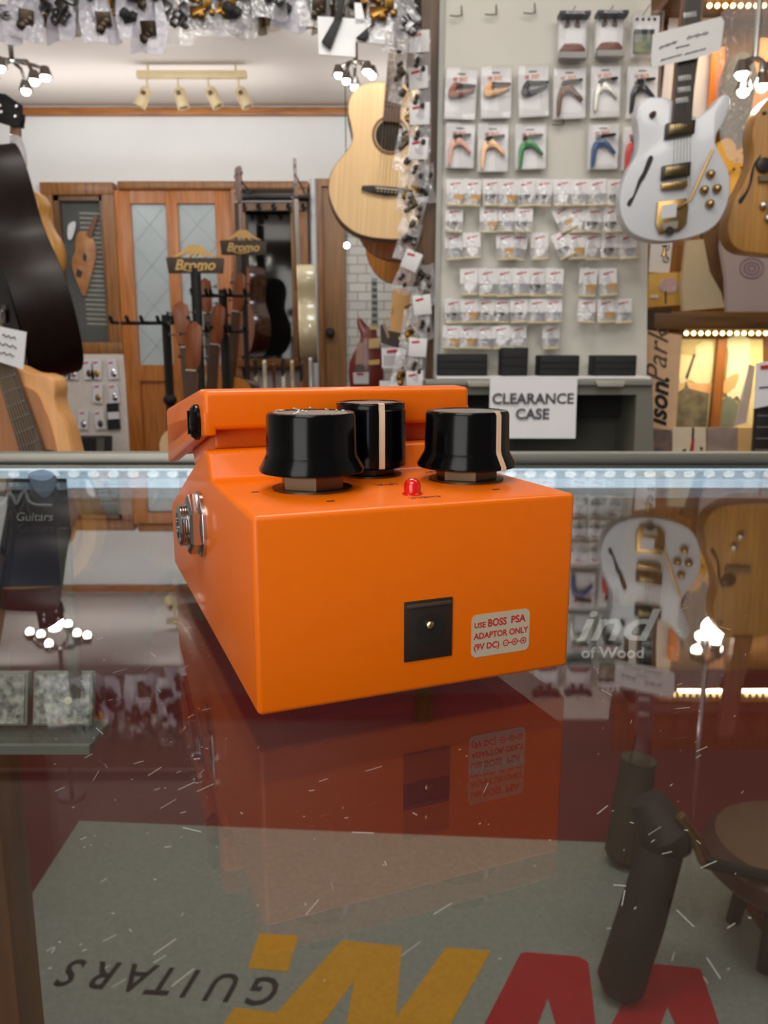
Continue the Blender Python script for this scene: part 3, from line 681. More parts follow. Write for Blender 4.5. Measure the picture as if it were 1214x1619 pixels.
tpz = eprism([(1038, 320), (1083, 314), (1086, 330), (1083, 356), (1072, 366), (1040, 370), (1035, 355)], -.010, 0, 'tailpiece', gold, bev=.002)
eprism([(1044, 326), (1068, 323), (1066, 344), (1043, 347)], -.0106, -.009, 'tailpiece_window', white_lac, tpz)
eprism([(1044, 354), (1070, 350), (1068, 362), (1046, 364)], -.0106, -.009, 'tailpiece_slot', mat('silver_slot', (190, 184, 172), .3, .8), tpz)
eprism(circle(1056, 366, 7, 16), -.012, -.009, 'tailpiece_cap', ebony, tpz)
a = p(1117, 243); b = p(1083, 320); c = p(1068, 330)
B().tube([(a[0], -.035, a[1]), (b[0], -.03, b[1]), (c[0], -.015, c[1])], .0035, 8).build('tremolo_arm', gold, eg)
for px, py in ((1122, 276), (1112, 301), (1132, 299), (1121, 323)):
    x, z = p(px, py); B().lathe([(.010, 0), (.0095, .008), (.0075, .014), (.005, .016), (.001, .0165)], (x, 0, z), 20, rot=(R(90), 0, 0)).build('control_knob', gold, eg)
eprism([(1028, 246), (1032, 252), (1019, 281), (1013, 290), (1000, 318), (996, 326), (991, 324), (994, 316), (1001, 308), (1009, 284), (1016, 272), (1023, 253)], -.0015, .001, 'sound_hole', black_matte, sm=3)
x, z = p(1031, 182); B().lathe([(.007, 0), (.006, .012), (.003, .018)], (x, 0, z), 14, rot=(R(90), 0, 0)).build('toggle_switch', mat('switch_brown', (60, 34, 22), .4), eg)
x, z = p(1056, 385); B().lathe([(.008, -.02), (.004, -.012), (.004, 0), (.008, .004)], (x, .022, z - .006), 14).build('strap_button', gold, eg)
hd = eprism([(1084, -60), (1113, -60), (1120, -130), (1080, -130)], -.008, .01, 'headstock', ebony, bev=.002)
# paper note hung on the neck
p2 = Plane(1086, 66, YG - .03)
nt_ = thing('price_note', 'white handwritten note across the neck of the white electric guitar', 'price note', p2.o)
B().prism(p2.pts([(1032, 54), (1140, 26), (1145, 34), (1139, 80), (1100, 92), (1030, 107), (1029, 96)]), 0, .0014, bev=0).build('note_sheet', clear('note_paper', haze=.9, haze_rgb=(206, 206, 206), rough=.5, f0=.03), nt_)
for (x0, y0, x1, y1, amp) in ((1042, 76, 1070, 66, 3.2), (1086, 60, 1120, 52, 4), (1068, 76, 1090, 71, 1.2), (1044, 96, 1078, 86, 2), (1082, 86, 1116, 77, 1.8)):
    pts = []
    for i in range(25):
        t = i / 24; a = p2(x0 + (x1 - x0) * t, y0 + (y1 - y0) * t + amp * math.sin(i * 1.9) * (.6 + .4 * math.sin(i * .7))); pts.append((a[0], -.0005, a[1]))
    B().tube(pts, .0010, 5).build('handwriting', black_ink, nt_)

# natural archtop at the right edge
p = Plane(1214, 400, 2.02)
ng = thing('electric_guitar', 'natural honey brown hollow body guitar at the right edge', 'guitar', p.o)
ol = [(1250, 142), (1222, 150), (1204, 168), (1194, 190), (1190, 214), (1192, 240), (1188, 262), (1176, 290), (1162, 316), (1154, 340), (1151, 362), (1156, 382), (1170, 396), (1196, 401), (1240, 404), (1300, 400), (1340, 380), (1352, 345), (1344, 310), (1322, 276), (1312, 240), (1318, 205), (1310, 170), (1290, 150)]
nat = wood('natural_maple', (176, 128, 62), (150, 104, 46), .4, stretch=(40, 40, 2))
B().prism(smooth(p.pts(ol), 4), 0, .06, bev=-.004, seg=3).build('body', nat, ng)
def nprism(pts, y0, y1, name, m, sm=0, bev=0, par=ng):
    q = p.pts(pts); q = smooth(q, sm) if sm else q
    return B().prism(q, y0, y1, bev=bev).build(name, m, par)
nprism([(1198, 250), (1203, 244), (1200, 252), (1193, 262), (1189, 284), (1181, 306), (1171, 322), (1167, 317), (1177, 305), (1184, 290), (1187, 272), (1192, 258)], -.0015, .001, 'sound_hole', black_matte, sm=3)
nprism([(1296, 250), (1301, 262), (1297, 284), (1305, 306), (1315, 322), (1310, 324), (1299, 310), (1291, 284), (1292, 262)], -.0015, .001, 'sound_hole', black_matte, sm=3)
nprism(circle(1206, 262, 12, 18), -.01, 0, 'pickup_ring', ebony, bev=.001)
nprism([(1197, 279), (1240, 276), (1240, 286), (1198, 288)], -.012, 0, 'bridge', mat('grey_bridge', (110, 96, 78), .4))
nprism([(1234, 150), (1266, 150), (1266, -60), (1238, -60)], -.012, .012, 'neck', neck_wood)
nprism([(1204, 178), (1210, 176), (1212, 180), (1206, 183)], -.002, 0, 'switch_plate', ebony)
for x_, y_ in ((1205, 325), (1213, 345)):
    x, z = p(x_, y_); B().lathe([(.009, 0), (.008, .012), (.002, .016)], (x, 0, z), 16, rot=(R(90), 0, 0)).build('control_knob', mat('clear_silver_knob', (190, 184, 170), .25, .8), ng)

# ------------------------------------------------------------------ packet wall
YP = 2.2
p = Plane(850, 300, YP)
board_m = mat('pegboard_offwhite', (206, 203, 194), .7, var=.05, scale=5)
pw = thing('pegboard', 'off white pegboard carrying rows of hanging packets', 'pegboard', p.o)
B().prism(p.pts([(700, -40), (1032, -40), (1024, 598), (689, 598)]), .012, .03).build('board_sheet', board_m, pw)
B().prism(p.pts([(696, -40), (704, -40), (693, 598), (685, 598)]), .0, .034).build('edge_strip', mat('edge_grey', (168, 168, 162), .6), pw)
for px, py in ((730, 24), (785, 22), (846, 20), (891, 196)):
    x, z = p(px, py); B().tube([(x, .014, z + .028), (x, -.0, z), (x - .012, -.004, z - .004), (x - .03, -.006, z - .003)], .0016, 6).build('peg_hook', mat('hook_steel', (120, 116, 108), .4, .7), pw)
tag(B().prism([(a - P(850, 596, YP).x, b) for a, b in [(P(686, 592, YP).x, -.0012), (P(1008, 592, YP).x, -.0012), (P(1008, 592, YP).x, .0098), (P(686, 592, YP).x, .0098)]], -.11, .03, bev=.002).build('display_ledge', card_white, loc=P(850, 599, YP)), 'white ledge along the bottom of the packet wall', 'ledge')
# capo packs
def capo_pack(cx, y0, y1, w, col, name_col, style, tilt, where):
    c = Plane(cx, y0 - 4, YP - .012)
    t = thing('capo_packet', f'carded {name_col} guitar capo {where}', 'packet', c.o, (0, R(tilt), 0), 'carded capo packets on the packet wall')
    h = (c(cx, y0)[1] - c(cx, y1)[1]); ww = c(cx + w, y0)[0]
    B().prism([(-ww / 2, -.006), (ww / 2, -.006), (ww / 2, -.006 - h), (-ww / 2, -.006 - h)], 0, .0015).build('backing_card', card_white, t)
    B().box((0, -.012, -.006 - h / 2), (ww * 1.03, .021, h * 1.01), bev=.003).build('blister', blister_clear, t)
    B().box((0, .0, -.016), (.020, .006, .002), bev=.0008).build('hang_slot', mat('slot_grey', (90, 88, 84), .5), t)
    sz = .0135
    text('lettering', 'VV', sz, red_ink, t, (-ww * .20, -.001, -.030), bold=.04, shear=.25, sx=.62)
    text('lettering', 'INO', sz, orange_ink, t, (ww * .06, -.001, -.029), bold=.03, shear=.25, sx=.8)
    z0 = -.006 - h * .36
    k = ww / .08; m1 = mat('capo_' + name_col.replace(' ', '_'), col, .35, .3, var=.1); dark = black_plastic
    cp = None
    if style == 'trigger':
        cp = B().prism([(q[0] * k, z0 + q[1] * k) for q in smooth([(-.018, .002), (-.006, .006), (.006, -.003), (.014, -.012), (.026, -.026), (.031, -.033), (.027, -.036), (.016, -.026), (.004, -.017), (-.012, -.018), (-.019, -.028), (-.022, -.05), (-.025, -.066), (-.031, -.066), (-.031, -.04), (-.028, -.014)], 3)], -.016, -.004, bev=.0015).build('capo', m1, t)
        B().prism([(q[0] * k, z0 + q[1] * k) for q in [(-.022, .004), (-.018, .010), (.028, .014), (.030, .008), (-.004, .003), (-.016, -.006)]], -.018, -.005, bev=.0015).build('capo_bar', dark, cp)
        B().lathe([(.003, 0), (.003, .003)], (-.014 * k, -.016, z0 - .006 * k), 12, rot=(R(90), 0, 0)).build('capo_spring', nickel, cp)
    else:
        cp = B().prism([(q[0] * k, z0 + q[1] * k) for q in smooth([(.034, .004), (.0, .006), (-.016, .008), (-.026, .0), (-.032, -.016), (-.028, -.026), (-.014, -.027), (.014, -.018), (.033, -.010), (.033, -.006), (.010, -.011), (-.010, -.014), (-.013, -.007), (-.006, -.002), (.034, -.001)], 3)], -.016, -.004, bev=.0012).build('capo', m1, t)
        B().prism([(q[0] * k, z0 + q[1] * k) for q in [(-.014, .0), (-.010, .006), (.036, .004), (.036, -.001)]], -.018, -.005, bev=.001).build('capo_bar', dark, cp)
    return t
for a in ((730, 110, 189, 50, (124, 62, 40), 'red brown', 'clip', 2, 'at the left end of the upper capo row'),
          (784, 108, 187, 49, (196, 146, 92), 'honey gold', 'clip', -1, 'second from the left in the upper capo row'),
          (842, 106, 185, 49, (20, 22, 28), 'black', 'clip', -3, 'with a closed clip in the upper capo row'),
          (900, 108, 188, 52, (96, 66, 44), 'dark brown', 'trigger', -2, 'in the middle of the upper capo row'),
          (957, 104, 186, 48, (214, 212, 202), 'silver', 'trigger', -2, 'in the upper capo row'),
          (1016, 105, 187, 50, (40, 44, 40), 'black', 'trigger', -1, 'with a long lever in the upper capo row'),
          (728, 196, 266, 46, (196, 140, 118), 'rose gold', 'trigger', 1, 'at the left end of the lower capo row'),
          (779, 197, 272, 49, (222, 174, 126), 'pale gold', 'trigger', -1, 'in the lower capo row'),
          (838, 198, 268, 50, (44, 120, 62), 'green', 'trigger', -2, 'in the lower capo row'),
          (954, 196, 268, 49, (34, 74, 122), 'blue', 'trigger', -1, 'in the lower capo row'),
          (1009, 200, 270, 50, (214, 66, 62), 'red', 'trigger', 0, 'partly behind the white electric guitar')): capo_pack(*a)
# top packs
def top_pack(cx, y0, y1, w, style, lab):
    c = Plane(cx, y0 - 4, YP - .012)
    t = thing('accessory_packet', lab, 'packet', c.o, (0, 0, 0), 'larger packets along the top of the packet wall')
    h = c(cx, y0)[1] - c(cx, y1)[1]; ww = c(cx + w, y0)[0]; zt = -.006
    B().box((0, -.016, zt - h / 2), (ww, .032, h), bev=.002).build('clear_box', blister_clear, t)
    B().box((0, .0, zt - h / 2), (ww * .96, .002, h * .98)).build('backing_card', card_white, t)
    B().tube([(0, .03, .004), (0, -.03, .006)], .0012, 6).build('peg', nickel, t)
    if style == 'pick':
        hb = B().box((0, -.017, zt - h * .035), (ww * 1.02, .036, h * .08)).build('header_strip', mat('header_navy', (34, 34, 46), .5), t)
        text('lettering', 'ACOUSTIC', ww * .13, paper, hb, (0, -.0355, zt - h * .035))
        for s in (-1, 1): B().prism([(s * ww * .16 + q[0] * s, zt - h * .17 + q[1]) for q in smooth([(-.002, .009), (.004, .006), (.007, -.007), (.0, -.008), (-.006, -.004)], 3)], -.006, -.003).build('pick', mat('pick_brown', (76, 44, 32), .4), t)
        B().prism([(q[0] * ww, zt - h * .72 + q[1] * h) for q in smooth([(-.39, -.10), (-.33, .04), (-.18, .08), (.18, .08), (.33, .04), (.39, -.10)], 3)], -.02, -.004, bev=.002).build('saddle_block', mat('saddle_brown', (112, 58, 42), .4), t)
        B().box((0, -.018, zt - h * .92), (ww * .9, .026, h * .13)).build('packet_base', mat('base_grey', (150, 148, 146), .5), t)
    else:
        for k in range(4): B().ball((-ww * .3 + k * ww * .2, -.004, zt - h * .1), .004, sub=1).build('peg_pin', black_ink, t)
        B().box((-ww * .1, -.018, zt - h * .68), (ww * .66, .012, h * .52), bev=.002).build('printed_box', mat('box_blue_green', (60, 70, 96), .5, rgb2=(150, 156, 110), scale=25), t)
        B().box((-ww * .1, -.0185, zt - h * .47), (ww * .66, .012, h * .12)).build('box_band', mat('box_band_dark', (26, 28, 36), .5), t)
top_pack(905, 26, 99, 47, 'pick', 'clear packet with dark header and brown pieces, leftmost at the pegboard top')
top_pack(964, 25, 96, 47, 'pick', 'clear packet with dark header and brown pieces, beside the blue and green packet')
top_pack(1021, 24, 92, 46, 'box', 'white topped packet with a blue and green box at the pegboard top')
# small bags
ROWS = [('top', 283, 41, [719, 747, 776, 803, 831, 860, 888, 917, 943, 971]),
        ('second', 328, 39, [718, 772, 802, 828, 884, 911, 939, 967, 989]),
        ('third', 368, 41, [716, 745, 798, 823, 852, 884, 909, 935, 963, 991]),
        ('fourth', 424, 43, [741, 769, 797, 823, 849, 877, 931, 960]),
        ('fifth', 472, 38, [715, 741, 768, 793, 820, 848, 874, 928, 956, 984]),
        ('bottom', 514, 37, [714, 739, 765, 791, 818, 870])]
protos = {}
pick_cols = [('dark', (70, 66, 64)), ('white', (226, 226, 226)), ('grey', (140, 142, 150)), ('amber', (186, 140, 70))]
def small_bag(kind):
    t = thing('pick_bag', 'x', 'packet', (0, 0, 0), group='small white headed bags on the packet wall')
    w, h = .0445, .066
    B().box((0, -.004, -.019), (w, .0016, .034)).build('header_card', card_white, t)
    pr = B(); pr.box((-.003, -.0051, -.013), (.016, .0004, .0042), rot=(0, R(-12), 0)); pr.box((.010, -.0051, -.0105), (.008, .0004, .0025), rot=(0, R(-12), 0))
    pr.build('printed_mark', red_ink, t)
    B().sheet(w, h, 4, 5, lambda u, v: (u - .5, -.002 - .009 * math.sin(math.pi * u) * v ** .7 + .002 * math.sin(9 * u + 4 * v), -v - .01 * math.sin(8 * u) * v), (0, 0, 0), .0008).build('bag', bag_clear, t)
    nm, c = pick_cols[kind]
    B().prism(smooth([(-.011, .008), (.011, .009), (.012, .002), (.002, -.010), (-.010, -.003)], 3), -.0075, -.005, at=(.004 * (kind - 1), 0, -.047)).build('pick', mat('pick_' + nm, c, .35), t)
    B().box((0, -.008, -.0625), (w * .96, .014, .004), rot=(R(20), 0, 0), bev=.001).build('bag_fold', mat('fold_cream', (206, 190, 150), .5), t)
    return t
rb = random.Random(11); nb = 0
for rname, y0, hh, xs_ in ROWS:
    for i, cx in enumerate(xs_):
        loc = P(cx, y0, YP - .012 - rb.uniform(0, .012)); tilt = rb.uniform(-4, 4)
        if (rname, i) in (('second', 4), ('third', 5), ('third', 3)): tilt = {'4': -24, '5': -22, '3': 12}[str(i)]
        side_ = 'left' if i < len(xs_) / 2 else 'right'; n_ = i if side_ == 'left' else len(xs_) - 1 - i
        lab = f'small white headed bag {"at the " + side_ + " end" if n_ == 0 else ORD[n_] + " from the " + side_} of the {rname} row'
        kind = rb.choice([0, 1, 2, 3])
        if kind not in protos:
            o = protos[kind] = small_bag(kind); o.location = loc; o.rotation_euler = (R(rb.uniform(-10, 0)), R(tilt), R(rb.uniform(-8, 8))); o['label'] = lab
        else: o = copy_thing(protos[kind], loc, (R(rb.uniform(-10, 0)), R(tilt), R(rb.uniform(-8, 8))), lab)
        o.scale = (1.02, 1, hh / 41 * 1.06)
# black boxes on the ledge
for (x0, y0, x1, y1, lab) in ((691, 560, 768, 592, 'widest black box at the left end of the ledge under the packet wall'), (789, 550, 831, 592, 'tallest narrow black box on the ledge under the packet wall'),
                              (848, 562, 911, 592, 'black box third from the left on the ledge under the packet wall'), (933, 562, 1000, 592, 'black box at the right end of the ledge under the packet wall')):
    c = Plane((x0 + x1) / 2, y1 + 2, YP - .05); a, b = c(x0, y1), c(x1, y0); h = b[1] - a[1] + .004
    t = thing('black_box', lab, 'box', c.o, (0, 0, 0), 'black boxes on the ledge')
    B().box((0, 0, h / 2), (b[0] - a[0], .07, h), bev=.003).build('box_body', mat('black_foam', (20, 22, 23), .75, bump=.4, scale=200), t)
    for zz in (.36, .66): B().box((0, -.0352, h * zz), ((b[0] - a[0]) * .97, .002, h * .05)).build('groove', mat('groove_black', (8, 9, 9), .8), t)

# grey clearance case on a low cupboard
YC = 2.02
c = Plane(850, 736, YC)
gc = thing('clearance_case', 'grey open fronted case under the packet wall', 'case', c.o)
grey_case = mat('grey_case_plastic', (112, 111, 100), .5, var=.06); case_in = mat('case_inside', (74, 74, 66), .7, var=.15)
fr = [c(672, 604), c(1031, 604), c(1034, 742), c(672, 742)]; inr = [c(700, 624), c(1006, 624), c(1001, 731), c(700, 731)]
bb = B()
for k in range(4): bb.prism([fr[k], fr[(k + 1) % 4], inr[(k + 1) % 4], inr[k]], 0, .185)
bb.build('case_frame', grey_case, gc)
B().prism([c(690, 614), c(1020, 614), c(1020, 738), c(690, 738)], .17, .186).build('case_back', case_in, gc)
B().prism([c(700, 622), c(1006, 622), c(1006, 664), c(700, 664)], .12, .169).build('upper_strip', mat('case_strip_dark', (34, 36, 33), .8, var=.3, scale=30), gc)  # darker strip across the upper inside of the case
B().prism([c(672, 600), c(1031, 600), c(1031, 609), c(672, 609)], -.012, .06, bev=.002).build('lid_rim', mat('case_rim', (132, 131, 122), .45), gc)
for x in (760, 962): B().prism([c(x - 24, 602), c(x + 24, 602), c(x + 20, 611), c(x - 20, 611)], -.02, 0, bev=.002).build('latch', mat('latch_pale', (168, 166, 154), .45), gc)
s_ = Plane(842, 646, YC - .027)
sg = thing('clearance_sign', 'white paper sign reading CLEARANCE CASE taped to the grey case', 'sign', s_.o)
B().sheet(s_(911, 646)[0] - s_(774, 646)[0], s_(842, 597)[1] - s_(842, 691)[1], 8, 6, lambda u, v: (u - .5, -.006 * v * v + .002 * math.sin(5 * u), .5 - v), (0, 0, 0), .0006).build('sign_sheet', paper, sg)
ink = mat('sign_ink_grey', (70, 70, 74), .7)
text('lettering', 'CLEARANCE', .0355, ink, sg, (s_(842, 631)[0], -.0034, s_(842, 631)[1]), bold=.022)
text('lettering', 'CASE', .0355, ink, sg, (s_(841, 655)[0], -.0048, s_(841, 655)[1]), bold=.022)

# ------------------------------------------------------------------ beam, post and hanging packets
p0_ = P(676, 300, 2.24)
zt = P(600, -40, 2.2).z
tag(B().box((P(677, 300, 2.24).x, 2.26, 1.27), (.05, .06, 2.54)).build('wooden_post', dark_wood), 'dark brown wooden post beside the packet wall', 'post')
zbm = P(600, 16, 2.24).z
tag(B().box((-.75, 2.26, (zbm + zt + .17) / 2), (1.82, .05, zt + .17 - zbm)).build('ceiling_beam', dark_wood), 'dark wooden beam above the hanging packets', 'beam')
tag(B().box((-.75, 2.10, zt + .12), (1.82, .02, .02)).build('hanging_bar', black_matte), 'black bar in front of the wooden beam with packets hanging from it', 'bar')
hw_cols = [('chrome', mat('smoked_chrome', (120, 120, 122), .3, 1.0, var=.3)), ('gold', mat('old_gold', (150, 112, 56), .35, 1.0, var=.2)), ('black', black_matte), ('nickel', mat('dark_nickel', (92, 80, 68), .4, .9, var=.4))]
def hang_packet(kind, w, h, milky, content):
    t = thing('hanging_packet', 'x', 'packet', (0, 0, 0), group='packets hanging from the beam and post')
    B().sheet(w, h, 5, 6, lambda u, v: ((u - .5) * (.35 + .65 * min(1, v * 1.6) if kind == 'fan' else 1), -.012 * math.sin(math.pi * u) * v + .006 * math.sin(11 * u + 5 * v), -v + .03 * math.sin(7 * u)), (0, 0, -.012), .001).build('bag', bag_milky if milky else (bag_dark if kind == 'flat' else bag_clear), t)
    B().tube([(0, .006, .03), (0, .002, -.004), (0, -.012, -.012)], .0012, 5).build('wire_hook', nickel, t)
    r = random.Random(kind + str(w) + content)
    if content == 'card':
        B().box((0, -.008, -h * .32), (w * .9, .002, h * .45), bev=.0006).build('label_card', card_white, t)
        B().box((-w * .12, -.0095, -h * .2), (w * .4, .0008, h * .05), rot=(0, R(-8), 0)).build('printed_mark', red_ink, t)
        bb = B()
        for k in range(4): bb.ball((r.uniform(-w * .3, w * .3), -.012, -h * r.uniform(.62, .95)), w * .13, (1, .5, r.uniform(.6, 1.4)), 1)
        q = bb.build('hardware', hw_cols[r.randrange(4)][1], t); q['kind'] = 'stuff'
    else:
        m_ = dict(hw_cols)[content]; bb = B()
        for k in range(9 if kind != 'flat' else 15):
            if k % 2: bb.box((r.uniform(-w * .34, w * .34), -.012 + r.uniform(-.006, .006), -h * r.uniform(.15, .9)), (w * r.uniform(.15, .45), .012, h * r.uniform(.06, .2)), rot=(r.uniform(-.5, .5), r.uniform(-1, 1), 0), bev=.002)
            else: bb.ball((r.uniform(-w * .34, w * .34), -.014, -h * r.uniform(.2, .92)), w * r.uniform(.08, .16), (1, .7, 1), 1)
        q = bb.build('hardware', m_, t); q['kind'] = 'stuff'
    return t
HP = {}
def hang(kind, w, h, milky, content, loc, rot, lab, scale=1):
    key = (kind, w, h, milky, content)
    if key not in HP: HP[key] = o = hang_packet(*key); o.location = loc; o.rotation_euler = rot; o['label'] = lab
    else: o = copy_thing(HP[key], loc, rot, lab)
    o.scale = (scale,) * 3
rh = random.Random(21)
fx = [(18, 72, 'milky', 'card'), (52, 66, 'milky', 'nickel'), (92, 68, 'milky', 'chrome'), (122, 58, 'clear', 'chrome'), (150, 66, 'milky', 'nickel'), (176, 56, 'clear', 'gold'), (205, 62, 'milky', 'black'), (248, 80, 'milky', 'nickel'),
      (284, 70, 'clear', 'chrome'), (318, 66, 'clear', 'gold'), (352, 46, 'clear', 'gold'), (384, 48, 'clear', 'black'), (428, 40, 'clear', 'chrome'), (466, 44, 'milky', 'black'), (494, 46, 'clear', 'nickel'), (600, 62, 'clear', 'gold'), (634, 76, 'clear', 'chrome')]
for i, (cx, yb, mk, ct) in enumerate(fx):
    b = P(cx, yb, 2.08); h = .145
    hang('fan', .085, .145, mk == 'milky', ct, (b.x, 2.08 + rh.uniform(-.03, .03), b.z + h + .012), (0, R(rh.uniform(-9, 9)), R(rh.uniform(-25, 25))), f'{"milky" if mk == "milky" else "clear"} hanging packet, {ORD[i]} from the left in the front row under the beam', rh.uniform(.95, 1.1))
back = ['black', 'nickel', 'black', 'gold', 'nickel', 'chrome']
for i in range(24):
    cx = 4 + i * 27.5; b = P(cx, rh.uniform(24, 44), 2.17)
    hang('flat', .09, .15, False, back[i % 6], (b.x, 2.17 + rh.uniform(-.02, .03), b.z + .16), (0, R(rh.uniform(-14, 14)), R(rh.uniform(-40, 40))), f'smoky packet of {back[i % 6]} parts, {ORD[i] if i < 20 else "twenty-" + ORD[i - 20]} from the left in the rear row', rh.uniform(.95, 1.15))
# along the post
colp = [(664, 42, 'card', 1, 0), (640, 20, 'black', 0, 8), (662, 100, 'card', 1, -2), (640, 92, 'nickel', 0, 10), (664, 156, 'card', 1, 0), (646, 140, 'gold', 0, -8), (664, 212, 'card', 1, 2), (650, 200, 'nickel', 0, 12), (668, 252, 'black', 0, -6), (650, 262, 'gold', 0, 6),
        (662, 300, 'nickel', 1, 14), (655, 345, 'chrome', 0, 16), (660, 392, 'card', 1, 24), (668, 410, 'nickel', 0, -4), (664, 460, 'card', 1, -6), (656, 484, 'gold', 0, 8), (662, 528, 'card', 1, 4), (648, 548, 'gold', 0, 14), (656, 580, 'card', 1, -3)]
for i, (cx, yt, ct, near, tl) in enumerate(colp):
    b = P(cx, yt, 2.17 if near else 2.2)
    hang('slim', .05 if ct == 'card' else .055, .105 if ct == 'card' else .1, False, ct, b, (0, R(tl), R(rh.uniform(-20, 20))), f'{"white labelled" if ct == "card" else ct} packet hanging by the dark post, {ORD[i]} from the top', rh.uniform(.95, 1.1))
# bright acrylic sheets with straps under the beam
c = Plane(556, 60, 2.05)
ac = thing('acrylic_sheet', 'bright white acrylic sheet hanging under the beam with black straps', 'sheet', c.o, (0, 0, R(6)))
wh = mat('bright_white_acrylic', (246, 248, 250), .25, coat=.3)
B().prism(c.pts([(502, 28), (606, 30), (609, 68), (562, 66), (562, 90), (504, 88)]), 0, .004).build('sheet_panel', wh, ac)
B().prism(c.pts([(560, 4), (571, 4), (578, 36), (562, 38)]), 0, .004).build('hanging_tab', wh, ac)
for q in ([(526, 38), (540, 34), (522, 82), (508, 70)], [(586, 40), (596, 36), (578, 66), (562, 62)], [(540, -20), (548, -20), (540, 36), (526, 40)], [(596, -20), (604, -20), (598, 38), (586, 42)]):
    B().prism(c.pts(q), -.012, -.002, bev=.002).build('strap', black_matte, ac)

# ------------------------------------------------------------------ lamps
bulb_m = glow('warm_bulb', (255, 246, 230), 30)
def cluster(px, py, Y, lab, n, spread, power, rr=.016, dots=()):
    o = P(px, py, Y); t = thing('spotlight_cluster', lab, 'ceiling lamp', o)
    B().tube([(0, 0, .03), (0, 0, 2.55 - o.z)], .008, 8).lathe([(.001, 0), (.05, 0), (.05, -.02), (.001, -.02)], (0, 0, 2.55 - o.z), 20).build('stem', chrome, t)
    for i in range(n):
        a = 2 * math.pi * i / n + .4; e = Vector((math.cos(a) * spread, math.sin(a) * spread * .6, -.01 - .03 * (i % 2)))
        ar = B().tube([(0, 0, .03), (e.x * .7, e.y * .7, .02), tuple(e + Vector((0, 0, .02)))], .006, 6)
        ar.lathe([(.012, .03), (.022, 0), (.020, 0), (.010, .026)], tuple(e), 14)
        h = ar.build('lamp_arm', chrome, t)
        B().ball(tuple(e + Vector((0, 0, .0))), rr, sub=2).build('bulb', bulb_m, h)
    d = bpy.data.lights.new('lamp_light', 'POINT'); d.energy = power; d.color = (1, .93, .82); d.shadow_soft_size = .03
    l = bpy.data.objects.new('lamp_light', d); COL.objects.link(l); l.location = o + Vector((0, -.03, -.08))
    return t
cluster(20, 112, 2.75, 'chrome spotlight cluster with white hot bulbs at the top left', 6, .10, 3.5, .014)
cluster(562, 112, 3.0, 'chrome spotlight cluster below the bright acrylic sheet', 5, .06, 3.5, .013)
cluster(1192, 112, 2.12, 'chrome spotlight cluster shining at the top right corner', 4, .035, 2, .014)
# unlit track light on the ceiling
a = P(217, 120, 4.62); b = P(390, 120, 4.62); zc = 2.55
tl = thing('track_light', 'beige ceiling track with four unlit spot heads', 'ceiling lamp', ((a.x + b.x) / 2, 4.62, zc))
beige = mat('beige_enamel', (186, 166, 126), .45)
zb = P(300, 125, 4.62).z - zc
B().box((0, 0, zb + .02), (b.x - a.x, .04, .035), bev=.004).build('track_bar', beige, tl)
for s in (-.4, .4): B().tube([(s * (b.x - a.x), 0, zb + .03), (s * (b.x - a.x), 0, 0)], .006, 6).build('bar_hanger', beige, tl)
for px, ang in ((232, 28), (281, -14), (329, -28), (377, -26)):
    x = P(px, 120, 4.62).x - (a.x + b.x) / 2
    hd = B().tube([(x, 0, zb + .01), (x, 0, zb - .05)], .005, 6); hd = hd.build('spot_stem', beige, tl)
    B().lathe([(.02, .0), (.03, -.012), (.032, -.10), (.028, -.10), (.026, -.03), (.001, -.03)], (x, 0, zb - .045), 16, rot=(0, R(ang), 0)).build('spot_head', beige, hd)
    B().box((x + math.sin(R(-ang)) * .03, -.030, zb - .075), (.022, .012, .02), rot=(0, R(ang), 0)).build('spot_switch', mat('spot_brown', (72, 44, 26), .5), hd)
o = P(428, 56, 4.05); sd = thing('smoke_detector', 'round cream smoke detector on the ceiling', 'smoke detector', (o.x, o.y, 2.55))
B().lathe([(.001, 0), (.05, 0), (.052, -.015), (.044, -.034), (.02, -.04), (.001, -.04)], n=28).build('casing', mat('cream_plastic', (206, 190, 160), .5), sd)
B().box((.075, 0, -.014), (.03, .05, .028), bev=.004).build('side_clip', mat('clip_brown', (70, 56, 44), .6), sd)
pb = thing('pendant_bulb', 'tiny bright bulb in front of the white brick wall', 'bulb', P(548, 388, 4.9))
B().ball((0, 0, 0), .016, sub=2).build('bulb', bulb_m, pb)
B().tube([(0, 0, .012), (0, 0, 2.55 - pb.location.z)], .003, 5).build('cord', black_matte, pb)

# ------------------------------------------------------------------ right hand cabinet with warm light strips
YK = 2.62
amber_back = wood('cabinet_amber_wood', (150, 100, 44), (112, 70, 26), stretch=(30, 30, 3))
xk0 = P(1012, 500, YK).x
cab = thing('display_cabinet', 'amber wooden display cabinet lit by warm strips right of the packet wall', 'cabinet', (xk0, YK, 0))
def L_(x, y, z): return (x - xk0, y - YK, z)
B().box((.65, .03, 1.15), (1.3, .03, 2.3)).build('back_panel', amber_back, cab)
zs1, zs0 = P(1100, 494, 2.45).z, P(1100, 522, 2.45).z
B().box((.62, -.10, (zs0 + zs1) / 2), (1.30, .24, zs1 - zs0), bev=.004).build('shelf', wood('shelf_wood', (120, 82, 36), (80, 52, 22), stretch=(3, 30, 30)), cab)
zl = P(1100, 527, 2.45).z
B().box((P(1290, 500, 2.45).x - xk0 - .08, 2.45 - YK, zl + .014), (.62, .02, .008)).build('light_channel', mat('channel_gold', (190, 140, 60), .4, .3), cab)
warm = glow('warm_led', (255, 214, 140), 9)
for k in range(22):
    p_ = P(1085 + k * 11.4, 527, 2.44); B().ball(L_(p_.x, 2.44, zl), .0065, sub=2).build('led', warm, cab)
zt2 = 1.99
